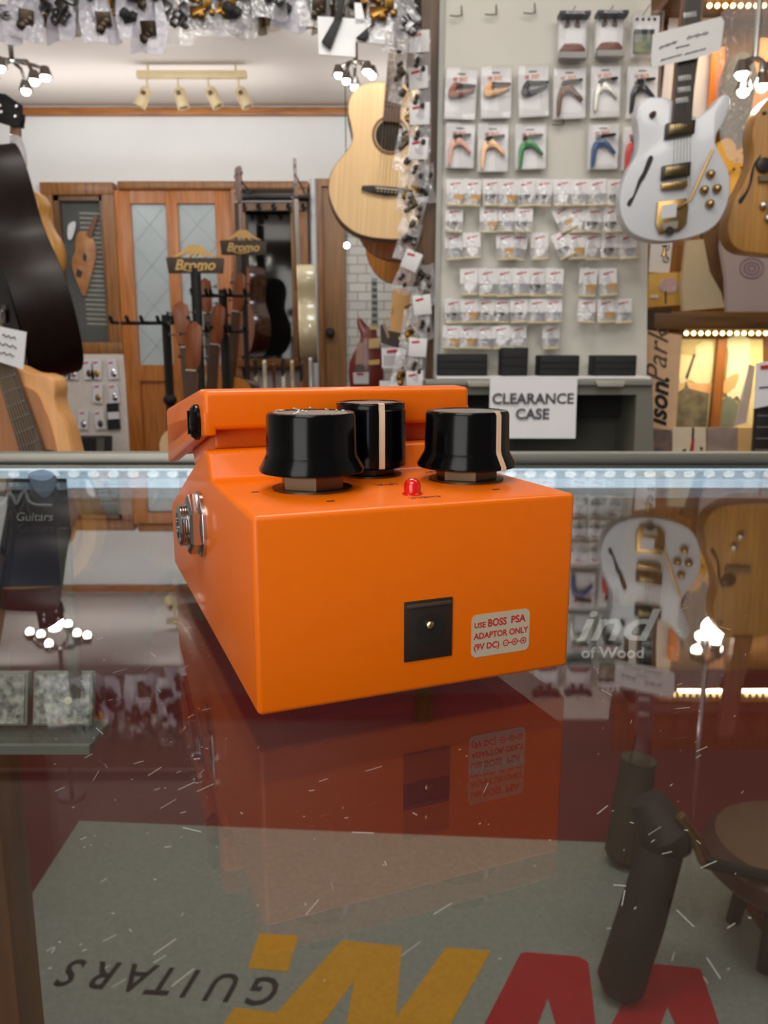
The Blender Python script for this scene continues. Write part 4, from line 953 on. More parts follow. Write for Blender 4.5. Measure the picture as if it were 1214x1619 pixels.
B().box((.62, -.10, zt2 + .05), (1.30, .24, .05), bev=.004).build('upper_shelf', wood('shelf_wood', (120, 82, 36), (80, 52, 22)), cab)
for k in range(22):
    p_ = P(1085 + k * 11.4, 527, 2.44); B().ball(L_(p_.x, 2.44, zt2 + .012), .0065, sub=2).build('led', warm, cab)
for nm, z, x0 in (('cabinet_strip_light', zl - .004, 1.25), ('cabinet_strip_light', zt2 - .004, 1.25)):
    light(nm, 'AREA', (x0, 2.43, z), 3.2, (1, .76, .42), size=.62, size_y=.02, target=(x0, 2.5, z - 1))
B().prism([(P(1049, 0, YK).x - xk0, P(1049, -30, YK).z), (P(1060, 0, YK).x - xk0, P(1049, -30, YK).z), (P(1046, 0, YK).x - xk0, P(1040, 170, YK).z), (P(1034, 0, YK).x - xk0, P(1040, 170, YK).z)], -.02, .01).build('wood_batten', amber_back, cab)
def panel(name, lab, cat, pts, Y, m, th=.006, sm=0):
    cx = sum(v[0] for v in pts) / len(pts); cy_ = sum(v[1] for v in pts) / len(pts)
    c = Plane(cx, cy_, Y); t = thing(name, lab, cat, c.o); q = c.pts(pts)
    B().prism(smooth(q, sm) if sm else q, 0, th).build('panel_board', m, t); return t, c
def on_panel(t, c, pts, name, m, y0=-.003, y1=.001, sm=0, lab=None):
    q = c.pts(pts); return B().prism(smooth(q, sm) if sm else q, y0, y1).build(name, m, t, label=lab)
lilac = mat('pale_lilac_cloth', (222, 214, 216), .7); org = mat('orange_banner', (232, 128, 38), .55)
t, c = panel('white_banner', 'pale vertical banner behind the neck of the white electric guitar', 'banner', [(1064, -30), (1134, -30), (1128, 200), (1042, 200)], 2.56, lilac)
t, c = panel('orange_banner', 'orange vertical banner right of the white electric guitar neck', 'banner', [(1126, 78), (1146, 74), (1140, 190), (1118, 190)], 2.54, org)
t, c = panel('orange_banner', 'peach orange upright strip at the right edge beside the honey guitar', 'banner', [(1196, 60), (1230, 60), (1196, 250), (1172, 250)], 2.56, mat('peach_banner', (232, 156, 104), .55))
t, c = panel('grey_gig_bag', 'dark grey bag hanging in clear plastic above the yellow bodies', 'bag', [(1160, 88), (1184, 84), (1196, 110), (1190, 160), (1176, 230), (1150, 240), (1142, 180), (1146, 120)], 2.5, mat('bag_grey', (86, 82, 74), .6, var=.4, scale=14), .03, 3)
t, c = panel('clear_wrapping', 'clear plastic wrapping sheet hanging over the yellow guitar bodies', 'plastic wrap', [(1140, 20), (1214, 0), (1240, 120), (1200, 240), (1150, 250), (1132, 150)], 2.40, clear('clear_wrap', haze=.12, rough=.08, f0=.06, wrinkle=.35), .002, 3)
ylw = mat('yellow_body', (236, 178, 70), .4, var=.1, coat=.3)
t, c = panel('yellow_guitar_body', 'rounded yellow guitar body left of the spotted one, in the lit cabinet', 'guitar body', [(1140, 222), (1152, 219), (1162, 228), (1165, 246), (1160, 262), (1150, 274), (1140, 268), (1134, 250), (1134, 232)], 2.46, ylw, .03, 3)
t, c = panel('yellow_guitar_body', 'yellow guitar body with four dark screw holes in the lit cabinet', 'guitar body', [(1168, 238), (1180, 232), (1194, 236), (1196, 258), (1186, 290), (1168, 340), (1150, 350), (1152, 310), (1146, 280), (1160, 256)], 2.48, ylw, .03, 3)
for q in ((1174, 242), (1164, 253), (1160, 268), (1172, 265)): on_panel(t, c, [(q[0] + dx, q[1] + dy) for dx, dy in circle(0, 0, 1.8, 8)], 'screw_hole', black_matte)
# lower-left cards under the shelf level
t, c = panel('letter_card', 'white card with upright grey letters under the white electric guitar', 'card', [(1030, 370), (1064, 376), (1058, 432), (1026, 430)], 2.5, card_white)
for s_, q in (('C', (1054, 392)), ('G', (1053, 411)), ('O', (1056, 375))): text('lettering', s_, .026, mat('letter_grey', (96, 96, 92), .6), t, (c(*q)[0], -.001, c(*q)[1]), rot=(R(90), R(-90), 0), bold=.02)
t, c = panel('blossom_card', 'golden card picturing a pink round tree under the white electric guitar', 'card', [(1026, 432), (1078, 430), (1076, 482), (1024, 486)], 2.49, mat('card_gold', (206, 156, 66), .6, rgb2=(224, 186, 100), scale=8))
on_panel(t, c, [(1042, 448), (1050, 441), (1062, 440), (1071, 450), (1070, 460), (1058, 464), (1048, 461), (1041, 456)], 'pink_crown', mat('blossom_pink', (206, 176, 176), .7, var=.25, scale=60), sm=3)
on_panel(t, c, [(1050.5, 460), (1053, 460), (1053, 480), (1051, 480)], 'tree_trunk', mat('trunk_brown', (84, 66, 40), .7)); on_panel(t, c, [(1028, 467), (1040, 467), (1040, 471), (1028, 471)], 'white_caption', card_white)
t, c = panel('dark_box', 'dark brown box lying on the shelf end under the blossom card', 'box', [(1006, 490), (1062, 488), (1060, 508), (1030, 520), (1004, 516)], 2.4, mat('box_dark_brown', (64, 48, 32), .6, var=.4, scale=30), .06)
wrapm = clear('cream_wrap', haze=.55, haze_rgb=(226, 212, 176), rough=.1, f0=.07, wrinkle=.7)
t, c = panel('plastic_bundle', 'cream plastic wrapped bundle hanging left of the rose bag', 'bundle', [(1086, 380), (1112, 378), (1122, 430), (1140, 462), (1146, 486), (1080, 492), (1078, 450)], 2.44, wrapm, .02)
t, c = panel('brown_cloth', 'brown upright cloth between the cream wrap and the rose bag', 'cloth', [(1110, 360), (1144, 366), (1152, 440), (1150, 476), (1128, 452), (1118, 420)], 2.5, mat('cloth_brown', (118, 82, 46), .7, var=.4, scale=12), .02, 2)
rose = clear('lilac_wrap', haze=.7, haze_rgb=(204, 190, 190), rough=.12, f0=.07, wrinkle=.7)
t, c = panel('rose_bag', 'pale lilac plastic bag printed with a rose under the honey guitar', 'bag', [(1144, 344), (1156, 350), (1160, 390), (1190, 404), (1232, 404), (1228, 494), (1150, 494), (1148, 440), (1140, 390)], 2.42, rose, .02)
for r_ in (20, 13, 7): 
    cc = circle(1188, 424, r_, 20, r_ * .85); ii = circle(1188, 424, r_ - 2.5, 20, r_ * .85 - 2.5)
    bb = B()
    for k in range(20): bb.prism(c.pts([cc[k], cc[(k + 1) % 20], ii[(k + 1) % 20], ii[k]]), -.002, .0)
    bb.build('rose_print', mat('rose_mauve', (150, 128, 140), .7), t)
# under the shelf
t, c = panel('vertical_sign', 'peach vertical sign with script and bold italic lettering beside the grey case', 'sign', [(1014, 520), (1078, 530), (1068, 682), (1012, 682)], 2.36, mat('sign_peach', (222, 184, 146), .6), .012)
ink2 = mat('sign_brown_ink', (92, 72, 54), .6)
text('lettering', 'ison.', .075, black_ink, t, (c(1042, 636)[0], -.001, c(1042, 636)[1]), rot=(R(90), R(-90), 0), bold=.03, shear=.35)
text('lettering', 'Park', .085, ink2, t, (c(1040, 566)[0], -.001, c(1040, 566)[1]), rot=(R(90), R(-90), 0), shear=.45)
t, c = panel('landscape_print', 'dusk landscape print with a brown upright post in the warm lit cabinet', 'picture', [(1076, 536), (1206, 536), (1206, 676), (1066, 676)], 2.55, mat('print_pale_yellow', (214, 206, 160), .5, rgb2=(190, 170, 120), scale=9), .01)
on_panel(t, c, [(1074, 560), (1100, 566), (1098, 548), (1126, 540), (1124, 600), (1110, 612), (1090, 600), (1074, 606)], 'pale_cloud', mat('print_cream', (228, 226, 188), .6), sm=2)
on_panel(t, c, [(1070, 606), (1126, 606), (1124, 622), (1068, 622)], 'dusk_band', mat('print_orange', (216, 150, 96), .6, rgb2=(206, 186, 140), scale=14), y0=-.004)
on_panel(t, c, [(1068, 622), (1080, 614), (1084, 604), (1088, 614), (1120, 622), (1116, 674), (1066, 674)], 'dark_grass', mat('print_dark', (74, 70, 58), .7, rgb2=(120, 112, 92), scale=30), y0=-.005)
on_panel(t, c, [(1083, 596), (1096, 560), (1099, 560), (1086, 600)], 'leaning_reed', ink2, y0=-.005)
on_panel(t, c, [(1132, 536), (1146, 536), (1134, 676), (1118, 676)], 'brown_post', wood('print_post', (150, 96, 46), (116, 70, 30)), y0=-.02)
on_panel(t, c, [(1148, 536), (1184, 536), (1178, 640), (1164, 626), (1150, 632), (1146, 600), (1150, 560)], 'pale_cloth', mat('print_cloth', (214, 216, 190), .7, var=.15, scale=20), y0=-.008, sm=2)
on_panel(t, c, [(1144, 600), (1166, 590), (1160, 612), (1142, 622)], 'orange_glow', mat('print_peach', (222, 160, 112), .6), y0=-.009, sm=2)
on_panel(t, c, [(1136, 634), (1152, 626), (1166, 640), (1160, 674), (1134, 674)], 'teal_ground', mat('print_teal', (112, 122, 106), .7, var=.3, scale=20), y0=-.009)
t, c = panel('plastic_sleeve', 'empty clear plastic sleeve leaning at the right of the landscape print', 'sleeve', [(1184, 576), (1194, 580), (1180, 668), (1160, 674), (1170, 640)], 2.42, rose, .004)
for pts, m_, lab in (([(1023, 676), (1061, 680), (1061, 736), (1023, 736)], mat('card_deep_blue', (56, 70, 84), .6, rgb2=(140, 110, 90), scale=25), 'deep blue picture card at the left of the row behind the counter rail'),
                     ([(1063, 676), (1116, 676), (1116, 737), (1063, 737)], mat('card_blossom_white', (222, 204, 178), .6), 'white card with red and black blossom strokes behind the counter rail'),
                     ([(1118, 676), (1165, 676), (1165, 737), (1118, 737)], mat('card_mauve', (176, 156, 142), .6, rgb2=(128, 112, 106), scale=12), 'mauve landscape card behind the counter rail'),
                     ([(1167, 676), (1198, 676), (1192, 737), (1165, 737)], mat('card_apricot', (232, 188, 122), .6), 'plain apricot card at the right of the row behind the counter rail')):
    t, c = panel('picture_card', lab, 'card', pts, 2.32, m_)
    if 'blossom' in lab:
        for q in ([(1094, 676), (1097, 676), (1096, 700), (1092, 716), (1090, 714), (1093, 698)], [(1078, 712), (1084, 709), (1084, 716), (1078, 718)], [(1106, 706), (1111, 708), (1108, 714)], [(1080, 722), (1085, 722), (1083, 730), (1079, 729)]): on_panel(t, c, q, 'ink_stroke', black_ink)
        on_panel(t, c, [(1093, 696), (1097, 694), (1096, 712), (1091, 714)], 'red_stroke', red_ink, y0=-.004)
    if 'mauve' in lab:
        on_panel(t, c, circle(1150, 736, 14, 20, 14), 'dark_arch', mat('arch_maroon', (52, 20, 24), .5), y0=-.01); on_panel(t, c, [(1120, 714), (1164, 712), (1164, 722), (1120, 722)], 'pale_ridge', mat('ridge_pale', (214, 196, 168), .6))
p = Plane(1214, 736, 2.1)
rn = thing('guitar_neck', 'dark fretboard of a guitar standing upright at the right edge', 'guitar', p.o)
B().prism(p.pts([(1202, 600), (1240, 600), (1236, 780), (1190, 780)]), 0, .03, bev=.003).build('fretboard', ebony, rn)
for k in range(9): B().prism(p.pts([(1199 - k, 620 + k * 18), (1240, 620 + k * 18), (1240, 622 + k * 18), (1199 - k, 622 + k * 18)]), -.002, .0).build('fret', chrome, rn)
t, c = panel('price_label', 'white label with red heading at the right edge above the upright fretboard', 'label', [(1196, 574), (1224, 570), (1222, 640), (1192, 646)], 2.08, paper, .002)
on_panel(t, c, [(1202, 578), (1220, 576), (1220, 583), (1202, 584)], 'red_heading', red_ink); on_panel(t, c, [(1200, 612), (1222, 610), (1222, 612), (1200, 614)], 'ink_line', black_ink)

# ------------------------------------------------------------------ back room: stands, signs, guitars
sign_dark = mat('sign_charcoal', (72, 64, 54), .6, var=.1); sign_gold = mat('sign_gold_paint', (226, 186, 112), .5, var=.1)
def brand_sign(lab, px0, py0, px1, py1, Y, mx, polebot):
    c = Plane((px0 + px1) / 2, py1, Y); t = thing('stand_sign', lab, 'sign', c.o)
    d = (px1 - px0) * .05
    B().prism(c.pts([(px0, py0), (px1, py0 + 1), (px1 - d * .3, py1), (px0 + d, py1)]), 0, .012, bev=.001).build('sign_board', sign_dark, t)
    w = px1 - px0; cx = (px0 + px1) / 2; y = py0
    B().prism(c.pts([(cx + a * w, y + b * w) for a, b in [(-.40, -.01), (-.30, -.05), (-.2, -.12), (-.12, -.2), (-.03, -.225), (.10, -.21), (.2, -.12), (.32, -.04), (.40, -.01), (.34, .0), (.24, -.03), (.14, -.07), (.19, .0), (.12, -.01), (.06, -.07), (.02, .0), (-.03, -.065), (-.09, .01), (-.13, -.08), (-.2, -.04), (-.3, .0)]]), -.004, .010).build('mountain_emblem', sign_gold, t)
    text('lettering', 'Bromo', w * Y / FPX * .235, sign_gold, t, (0, -.0015, c(cx, (py0 + py1) / 2)[1]), bold=.025, shear=.3)
    a = c(cx - w * .16, py1 - 2)[0]; b = c(cx - w * .04, py1 - 2)[0]
    lx = [v * .5 + a * .0 for v in (0,)]
    B().tube([(-w * Y / FPX * .2, -.001, .014), (-w * Y / FPX * .05, -.001, .006), (w * Y / FPX * .14, -.001, .013)], .003, 5).build('underline', sign_gold, t)
    xx = c(308 if px0 < 300 else 384, py1)[0]
    B().tube([(xx, .012, .02), (xx, .012, -t.location.z + .02)], .020 if px0 < 300 else .012, 10).build('sign_pole', black_matte, t)
    B().lathe([(.001, 0), (.16, 0), (.15, .018), (.03, .03), (.001, .03)], (xx, .012, -t.location.z), 24).build('pole_base', black_matte, t)
    return t
brand_sign('dark brand sign with a gold mountain, the lower and nearer of the two', 262, 407, 354, 432, 3.3, 308, 620)
brand_sign('dark brand sign with a gold mountain, the higher and farther of the two', 347, 380, 421, 403, 3.75, 384, 600)
def rack(lab, px_post, pyt, Y, x0, x1, ybar, r, ybar2=None):
    o = P(px_post, pyt, Y); t = thing('guitar_stand', lab, 'guitar stand', (o.x, Y, 0))
    B().tube([(0, 0, .05), (0, 0, o.z)], r, 4).build('upright', black_matte, t)
    for yb in [ybar] + ([ybar2] if ybar2 else []):
        a = P(x0, yb, Y); b = P(x1, yb, Y)
        B().tube([(a.x - o.x, -.02, a.z), (b.x - o.x, -.02, b.z)], r * .42, 8).build('cross_bar', black_matte, t)
        for k in range(3):
            x = a.x - o.x + (b.x - a.x) * (.08 + .42 * k)
            B().tube([(x - .03, -.03, a.z), (x - .03, -.10, a.z), (x - .03, -.12, a.z + .02)], .007, 6).tube([(x + .03, -.03, a.z), (x + .03, -.10, a.z), (x + .03, -.12, a.z + .02)], .007, 6).build('yoke', rubber, t)
    zc = P(px_post, 632, Y).z
    B().ball((0, 0, zc), r * 1.6, (1, 1, .9), 2).build('clamp', black_matte, t)
    for k in range(3):
        an = 2.1 * k + .3; B().tube([(0, 0, .25), (.3 * math.cos(an), .3 * math.sin(an), .012)], .012, 6).build('leg', black_matte, t)
    return t
rack('black guitar stand nearest the orange door, left of the lower brand sign', 262, 498, 3.15, 194, 306, 511, .017)
rack('black guitar stand in the middle, between the two brand signs', 352, 458, 3.55, 318, 388, 468, .018, 524)
HEAD2 = [(-.02, .828), (.02, .828), (.03, .86), (.034, .96), (.03, 1.0), (.0, 1.02), (-.03, 1.0), (-.034, .96), (-.03, .86)]
redneck = wood('red_brown_neck', (150, 84, 44), (110, 54, 26), .35)
for px, py, Y, tilt, yaw, lab, tp in ((284, 472, 2.98, -3, 12, 'brown acoustic guitar on the stand left of the lower sign, tallest headstock there', spruce),
                             (338, 476, 3.40, 6, -14, 'red brown acoustic guitar standing below the right half of the lower brand sign', sun2),
                             (374, 428, 3.7, 7, -24, 'acoustic guitar standing below the higher brand sign, reddish neck', sun),
                             (322, 436, 3.95, -2, 8, 'acoustic guitar behind the sign pole with a dark curled headstock', spruce),
                             (298, 505, 2.8, 4, -6, 'acoustic guitar at the front of the stand near the orange door', sun2)):
    o = P(px, py, Y); L = .88
    acoustic(lab, (o.x - L * math.sin(R(tilt)) * 1.0, Y, o.z - L), (R(-4), R(tilt), R(yaw)), top=tp, neck=redneck, side=mahog, detail=1, scale=L / 1.02, head=HEAD2)
# guitar hanging edge-on on the wall rack, and another headstock
o = P(475, 575, 4.6)
g = acoustic('cream sided acoustic guitar hanging edge-on in front of the night window', (o.x, 4.6, o.z), lean(-1, -85), top=spruce, side=mat('cream_rim', (206, 192, 156), .25, coat=.5, var=.1), neck=mat('grey_neck', (140, 126, 112), .5), detail=1, depth=.09, scale=1.06)
wall_hook('black wall hook behind the headstock of the cream sided guitar by the night window', g.location + lean(-1, -85).to_matrix() @ Vector((0, .008, 1.0)))
o = P(372, 415, 4.9)
g = acoustic('dark necked acoustic guitar hanging behind the higher brand sign', (o.x + .02, 4.9, o.z - .54), (0, R(1), R(-60)), top=sun2, side=mahog, neck=mat('mauve_neck', (128, 104, 96), .5), detail=1, scale=1.05)
wall_hook('black wall hook behind the dark necked guitar above the higher brand sign', g.location + g.rotation_euler.to_matrix() @ Vector((0, .008, 1.0)))
# row of small instruments below the night window
uk_c = [((206, 176, 140), 'tan'), ((228, 218, 196), 'cream'), ((96, 52, 34), 'dark brown'), ((232, 224, 206), 'ivory'), ((214, 190, 158), 'pale'), ((152, 76, 56), 'red brown'), ((216, 214, 212), 'white')]
for i, (cc, nm) in enumerate(uk_c):
    o = P(404 + i * 14.5, 566 + (i % 3) * 4, 4.2); t = thing('ukulele', f'{nm} ukulele, {ORD[i]} from the left below the night window', 'ukulele', (o.x, 4.2, o.z - .56), (0, 0, R(90)), group='ukuleles below the night window')
    m_ = mat('ukulele_' + nm.replace(' ', '_'), cc, .4, var=.12)
    B().prism(smooth([(0, 0), (.07, .02), (.085, .08), (.058, .15), (.062, .21), (.03, .25), (-.03, .25), (-.062, .21), (-.058, .15), (-.085, .08), (-.07, .02)], 3), 0, .034, bev=-.003).build('body', m_, t)
    B().prism(circle(0, .165, .022, 16), -.002, .001).build('soundhole', black_matte, t)
    B().box((0, 0, .36), (.034, .016, .24), bev=.002).build('neck', m_, t)
    B().prism([(-.02, .47), (.02, .47), (.028, .55), (.0, .562), (-.028, .55)], -.006, .008).build('headstock', black_matte if i in (0, 3, 5) else m_, t)
sk = tag(B().box((P(452, 600, 4.22).x, 4.26, P(450, 566, 4.2).z - .58), (.42, .26, .02)).box((P(452, 600, 4.22).x, 4.30, (P(450, 566, 4.2).z - .58) / 2), (.40, .16, P(450, 566, 4.2).z - .59)).build('instrument_plinth', counter_wood), 'low wooden plinth carrying the row of ukuleles', 'plinth')
# packets panel below the left window
p = Plane(150, 640, YB - .03)
sp = thing('pegboard', 'small white pegboard with packets below the left window', 'pegboard', p.o)
B().prism(p.pts([(40, 560), (195, 560), (208, 720), (40, 720)]), 0, .02).build('panel_board', mat('panel_cream', (220, 210, 200), .7), sp)
for j, (y, xs_) in enumerate(((584, (84, 99, 116, 137, 153, 176)), (622, (155, 178)), (664, (132, 155)))):
    for i, x in enumerate(xs_):
        c = Plane(x, y - 16, YB - .045); t = thing('accessory_packet', f'tiny white packet, {ORD[i]} from left, {("upper", "middle", "lower")[j]} row, below the left window', 'packet', c.o, (0, R((-1) ** i * 5), 0), 'packets on the small pegboard below the left window')
        w = .064; h = .125
        B().box((0, 0, -h / 2), (w, .006, h)).build('backing_card', card_white, t)
        B().box((-.008, -.0035, -.022), (.03, .001, .010), rot=(0, R(-12), 0)).build('printed_mark', red_ink, t)
        B().ball((.004, -.008, -.088), .02, (1, .4, 1.3), 1).build('hardware', [nickel, gold, chrome][(i + j) % 3], t)
t, c = panel('black_packet', 'black packet with a white band right of the packets below the left window', 'packet', [(168, 638), (186, 637), (190, 678), (170, 680)], YB - .05, black_matte, .012)
on_panel(t, c, [(170, 652), (188, 651), (189, 662), (171, 663)], 'white_band', card_white)
t, c = panel('black_box', 'black box with white panels behind the counter rail below the left window', 'box', [(115, 692), (166, 692), (166, 722), (114, 722)], YB - .17, black_matte, .145)
for q in ([(117, 693), (128, 693), (128, 702), (117, 702)], [(117, 706), (128, 706), (128, 714), (117, 714)]): on_panel(t, c, q, 'white_window', card_white)
on_panel(t, c, [(153, 693), (165, 693), (165, 720), (153, 720)], 'grey_window', steel_grey)

# red electric guitar, amber strap piece and labels near the post
p = Plane(580, 625, 4.3)
rg = thing('electric_guitar', 'red electric guitar with cream pickup plate standing by the white brick', 'guitar', p.o)
redlac = mat('red_lacquer', (128, 40, 28), .3, var=.15, coat=.4)
B().prism(smooth(p.pts([(568, 502), (575, 508), (582, 516), (594, 516), (596, 530), (600, 540), (604, 560), (606, 590), (600, 620), (560, 624), (552, 600), (552, 576), (560, 556), (568, 542), (570, 530), (566, 518), (564, 508)]), 3), 0, .045, bev=-.003).build('body', redlac, rg)
def rprism(pts, y0, y1, nm, m_): return B().prism(p.pts(pts), y0, y1).build(nm, m_, rg)
rprism([(564, 542), (575, 542), (576, 575), (562, 577)], -.003, .001, 'pickguard', mat('pinkish_plate', (186, 150, 138), .5))
rprism([(584, 512), (599, 512), (599, 521), (584, 521)], -.008, .001, 'pickup', mat('brass_pickup', (160, 136, 92), .3, .8)); rprism([(583, 536), (600, 534), (600, 550), (583, 551)], -.008, .001, 'pickup', mat('brass_pickup', (160, 136, 92), .3, .8))
rprism([(582, 570), (600, 568), (600, 576), (583, 577)], -.01, .001, 'bridge', gold)
nk = rprism([(587, 440), (596, 440), (598, 516), (587, 516)], -.012, .01, 'neck', mat('pale_fretboard', (160, 166, 160), .4))
for k in range(7): rprism([(588, 446 + k * 10), (596, 446 + k * 10), (596, 451 + k * 10), (588, 451 + k * 10)], -.014, -.011, 'fret_marker', mat('marker_slate', (70, 82, 84), .4))
rprism([(585, 420), (598, 418), (599, 440), (587, 441)], -.006, .012, 'headstock', mat('head_white', (206, 208, 212), .4))
t, c = panel('price_card', 'white price card in front of the red electric guitar', 'price card', [(558, 589), (583, 588), (583, 607), (559, 607)], 4.296, paper, .003)
on_panel(t, c, [(564, 590), (574, 590), (574, 593), (564, 593)], 'red_heading', red_ink); on_panel(t, c, [(562, 580), (577, 578), (577, 587), (562, 588)], 'grey_clip', steel_grey)
tag(B().box((P(580, 630, 4.3).x, 4.32, (P(580, 620, 4.3).z - .02) / 2), (.34, .2, P(580, 620, 4.3).z - .02)).build('guitar_plinth', dark_wood), 'dark plinth under the red electric guitar', 'plinth')
t, c = panel('barcode_card', 'white card with a red heading and printed bars left of the dark post', 'card', [(603, 551), (642, 549), (641, 582), (604, 582)], 2.32, paper, .003)
on_panel(t, c, [(611, 554), (627, 552), (627, 557), (612, 558)], 'red_heading', red_ink)
for k in range(9): on_panel(t, c, [(607 + k * 3.6, 562), (608.6 + k * 3.6, 562), (608.6 + k * 3.6, 578), (607 + k * 3.6, 578)], 'printed_bar', mat('bar_grey', (150, 148, 152), .6))
t, c = panel('white_packet', 'white packet low beside the dark post, just above the pedal', 'packet', [(600, 602), (642, 603), (642, 628), (600, 628)], 2.32, paper, .01)
t, c = panel('strap_tail', 'sandy leather piece hanging beside the dark post under the amber guitars', 'strap', [(622, 458), (636, 456), (648, 462), (646, 500), (636, 524), (617, 526), (618, 500), (620, 478)], 2.36, mat('sandy_leather', (216, 164, 98), .5, var=.12), .02, 2)
for q in ((619, 486), (618, 492), (613, 501)): on_panel(t, c, circle(q[0], q[1], 2, 10), 'brass_stud', gold, y0=-.01)
t, c = panel('dark_pouch', 'dark pouch below the sandy leather piece beside the post', 'pouch', [(601, 514), (607, 512), (613, 522), (630, 526), (640, 540), (632, 551), (602, 542)], 2.34, mat('pouch_dark', (52, 40, 36), .6), .03)
on_panel(t, c, [(604, 512), (609, 511), (616, 532), (613, 536)], 'tan_band', mat('tan_band', (160, 126, 96), .6)); on_panel(t, c, [(630, 532), (642, 535), (642, 540), (630, 537)], 'gold_clip', gold)

def post_peg(t, dz=0.0):
    d = P(652, 300, 2.25).x + .0 - t.location.x
    B().tube([(0, .006, dz), (d * .5, .012, dz + .004), (d, 2.255 - t.location.y, dz + .006)], .003, 6).build('peg', nickel, t)
for o_ in list(bpy.data.objects):
    if o_.name in ('strap_tail', 'dark_pouch', 'white_packet', 'barcode_card'): post_peg(o_)
# ------------------------------------------------------------------ doormat on the floor outside the counter, logo upside down from here
mz = .012
a = F(165, 1290); b = F(1130, 1352); 
xl_, xr_, yf = -.705, .70, 1.675
mt_ = thing('logo_doormat', 'grey logo doormat with yellow and red letters lying on the maroon carpet', 'doormat', (0, 1.25, 0))
greym = mat('mat_grey_pile', (140, 143, 137), .95, var=.22, scale=120, bump=.6, spec=.1)
B().prism([(xl_, .72 - 1.25), (xr_ + .02, .70 - 1.25), (xr_, 1.60 - 1.25), (xl_, 1.70 - 1.25)], 0, mz, axis='z', bev=.003).build('pile', greym, mt_)
def fl(pts): 
    out = []
    for q in pts: v = F(q[0], q[1], mz); out.append((v.x, v.y - 1.25))
    return out
ymat = mat('mat_yellow', (206, 148, 26), .95, var=.2, scale=120, bump=.6, spec=.1); rmat = mat('mat_red', (166, 30, 40), .95, var=.2, scale=120, bump=.6, spec=.1); kmat = mat('mat_black', (38, 34, 38), .95, var=.2, scale=120, spec=.1)
B().prism(fl([(409, 1477), (471, 1480), (455, 1537), (392, 1531)]), mz - .002, mz + .0012, axis='z').build('letter_dot', ymat, mt_)
B().prism(fl([(540, 1487), (635, 1497), (626, 1608), (705, 1499), (776, 1504), (690, 1660), (540, 1660), (560, 1551), (480, 1660), (325, 1660), (371, 1593), (437, 1602)]), mz - .002, mz + .0012, axis='z').build('yellow_letter', ymat, mt_)
B().prism(fl([(823, 1508), (830, 1506), (915, 1513), (930, 1522), (946, 1660), (890, 1660), (866, 1578), (835, 1660), (745, 1660)]), mz - .002, mz + .0012, axis='z').build('red_letter', rmat, mt_)
B().prism(fl([(1018, 1523), (1100, 1531), (1108, 1534), (1150, 1660), (1085, 1660), (1055, 1592), (1030, 1660), (945, 1660)]), mz - .002, mz + .0012, axis='z').build('red_letter', rmat, mt_)
for ch, px, py in (('G', 421, 1565), ('U', 357, 1559), ('I', 306, 1553), ('T', 264, 1549), ('A', 222, 1544), ('R', 168, 1540), ('S', 117, 1536)):
    v = F(px, py, mz); text('lettering', ch, .088, kmat, mt_, (v.x, v.y - 1.25, mz + .0004), (0, 0, R(176)), ext=.0006, bold=.012, shear=.2, sx=.82)
# padded stool on the mat, right
f1 = F(975, 1585); hub = P(1052, 1320, 1.22); f2 = F(985, 1372)
stl = thing('padded_stand', 'dark padded stand with two thick legs on the right of the grey doormat', 'stand', (hub.x, hub.y, 0))
O = stl.location.copy()
lg = mat('leg_dark_pad', (40, 34, 36), .6, var=.25)
def S_(v): return (v.x - O.x, v.y - O.y, v.z)
m1 = f1.lerp(hub, .05); B().tube([S_(f1 + Vector((0, 0, .02))), S_(f1.lerp(hub, .06) + Vector((0, 0, .02))), S_(f1.lerp(hub, .5)), S_(hub)], [.026, .040, .040, .036], 14).build('leg', lg, stl)
h2 = P(1010, 1200, 1.55)
B().tube([S_(f2 + Vector((0, 0, .02))), S_(f2.lerp(h2, .1) + Vector((0, 0, .01))), S_(h2)], [.03, .042, .036], 14).build('leg', mat('leg_brown_pad', (66, 56, 46), .6, var=.25), stl)
B().ball(S_(hub), .044, (1.1, 1, 1), 2).build('hinge_hub', black_matte, stl)
e1 = P(1020, 1262, 1.24)
B().tube([S_(hub), S_(e1)], [.045, .03], 12).build('knuckle', lg, stl)
q0 = P(1075, 1290, 1.2); q1 = P(1112, 1362, 1.2)
B().tube([S_(q0), S_(q0.lerp(q1, .5) + Vector((.006, 0, 0))), S_(q1)], .009, 8).build('brass_arm', gold, stl)
B().tube([S_(q1), S_(P(1230, 1390, 1.2))], .011, 8).build('cross_bar', black_matte, stl)
st2 = thing('stool', 'brown round topped stool at the right edge below the counter glass', 'stool', (P(1252, 1350, 1.3).x, 1.3, 0))
zt_ = P(1200, 1345, 1.3).z
B().lathe([(.001, -.05), (.13, -.05), (.15, -.03), (.15, .0), (.13, .02), (.001, .025)], (0, 0, zt_), 36).build('seat', wood('stool_brown', (82, 46, 36), (62, 34, 27), stretch=(4, 4, 4)), st2)
for k in range(4):
    an = .8 + k * math.pi / 2; B().tube([(.07 * math.cos(an), .07 * math.sin(an), zt_ - .05), (.09 * math.cos(an), .09 * math.sin(an), .0)], .014, 8).build('leg', black_matte, st2)

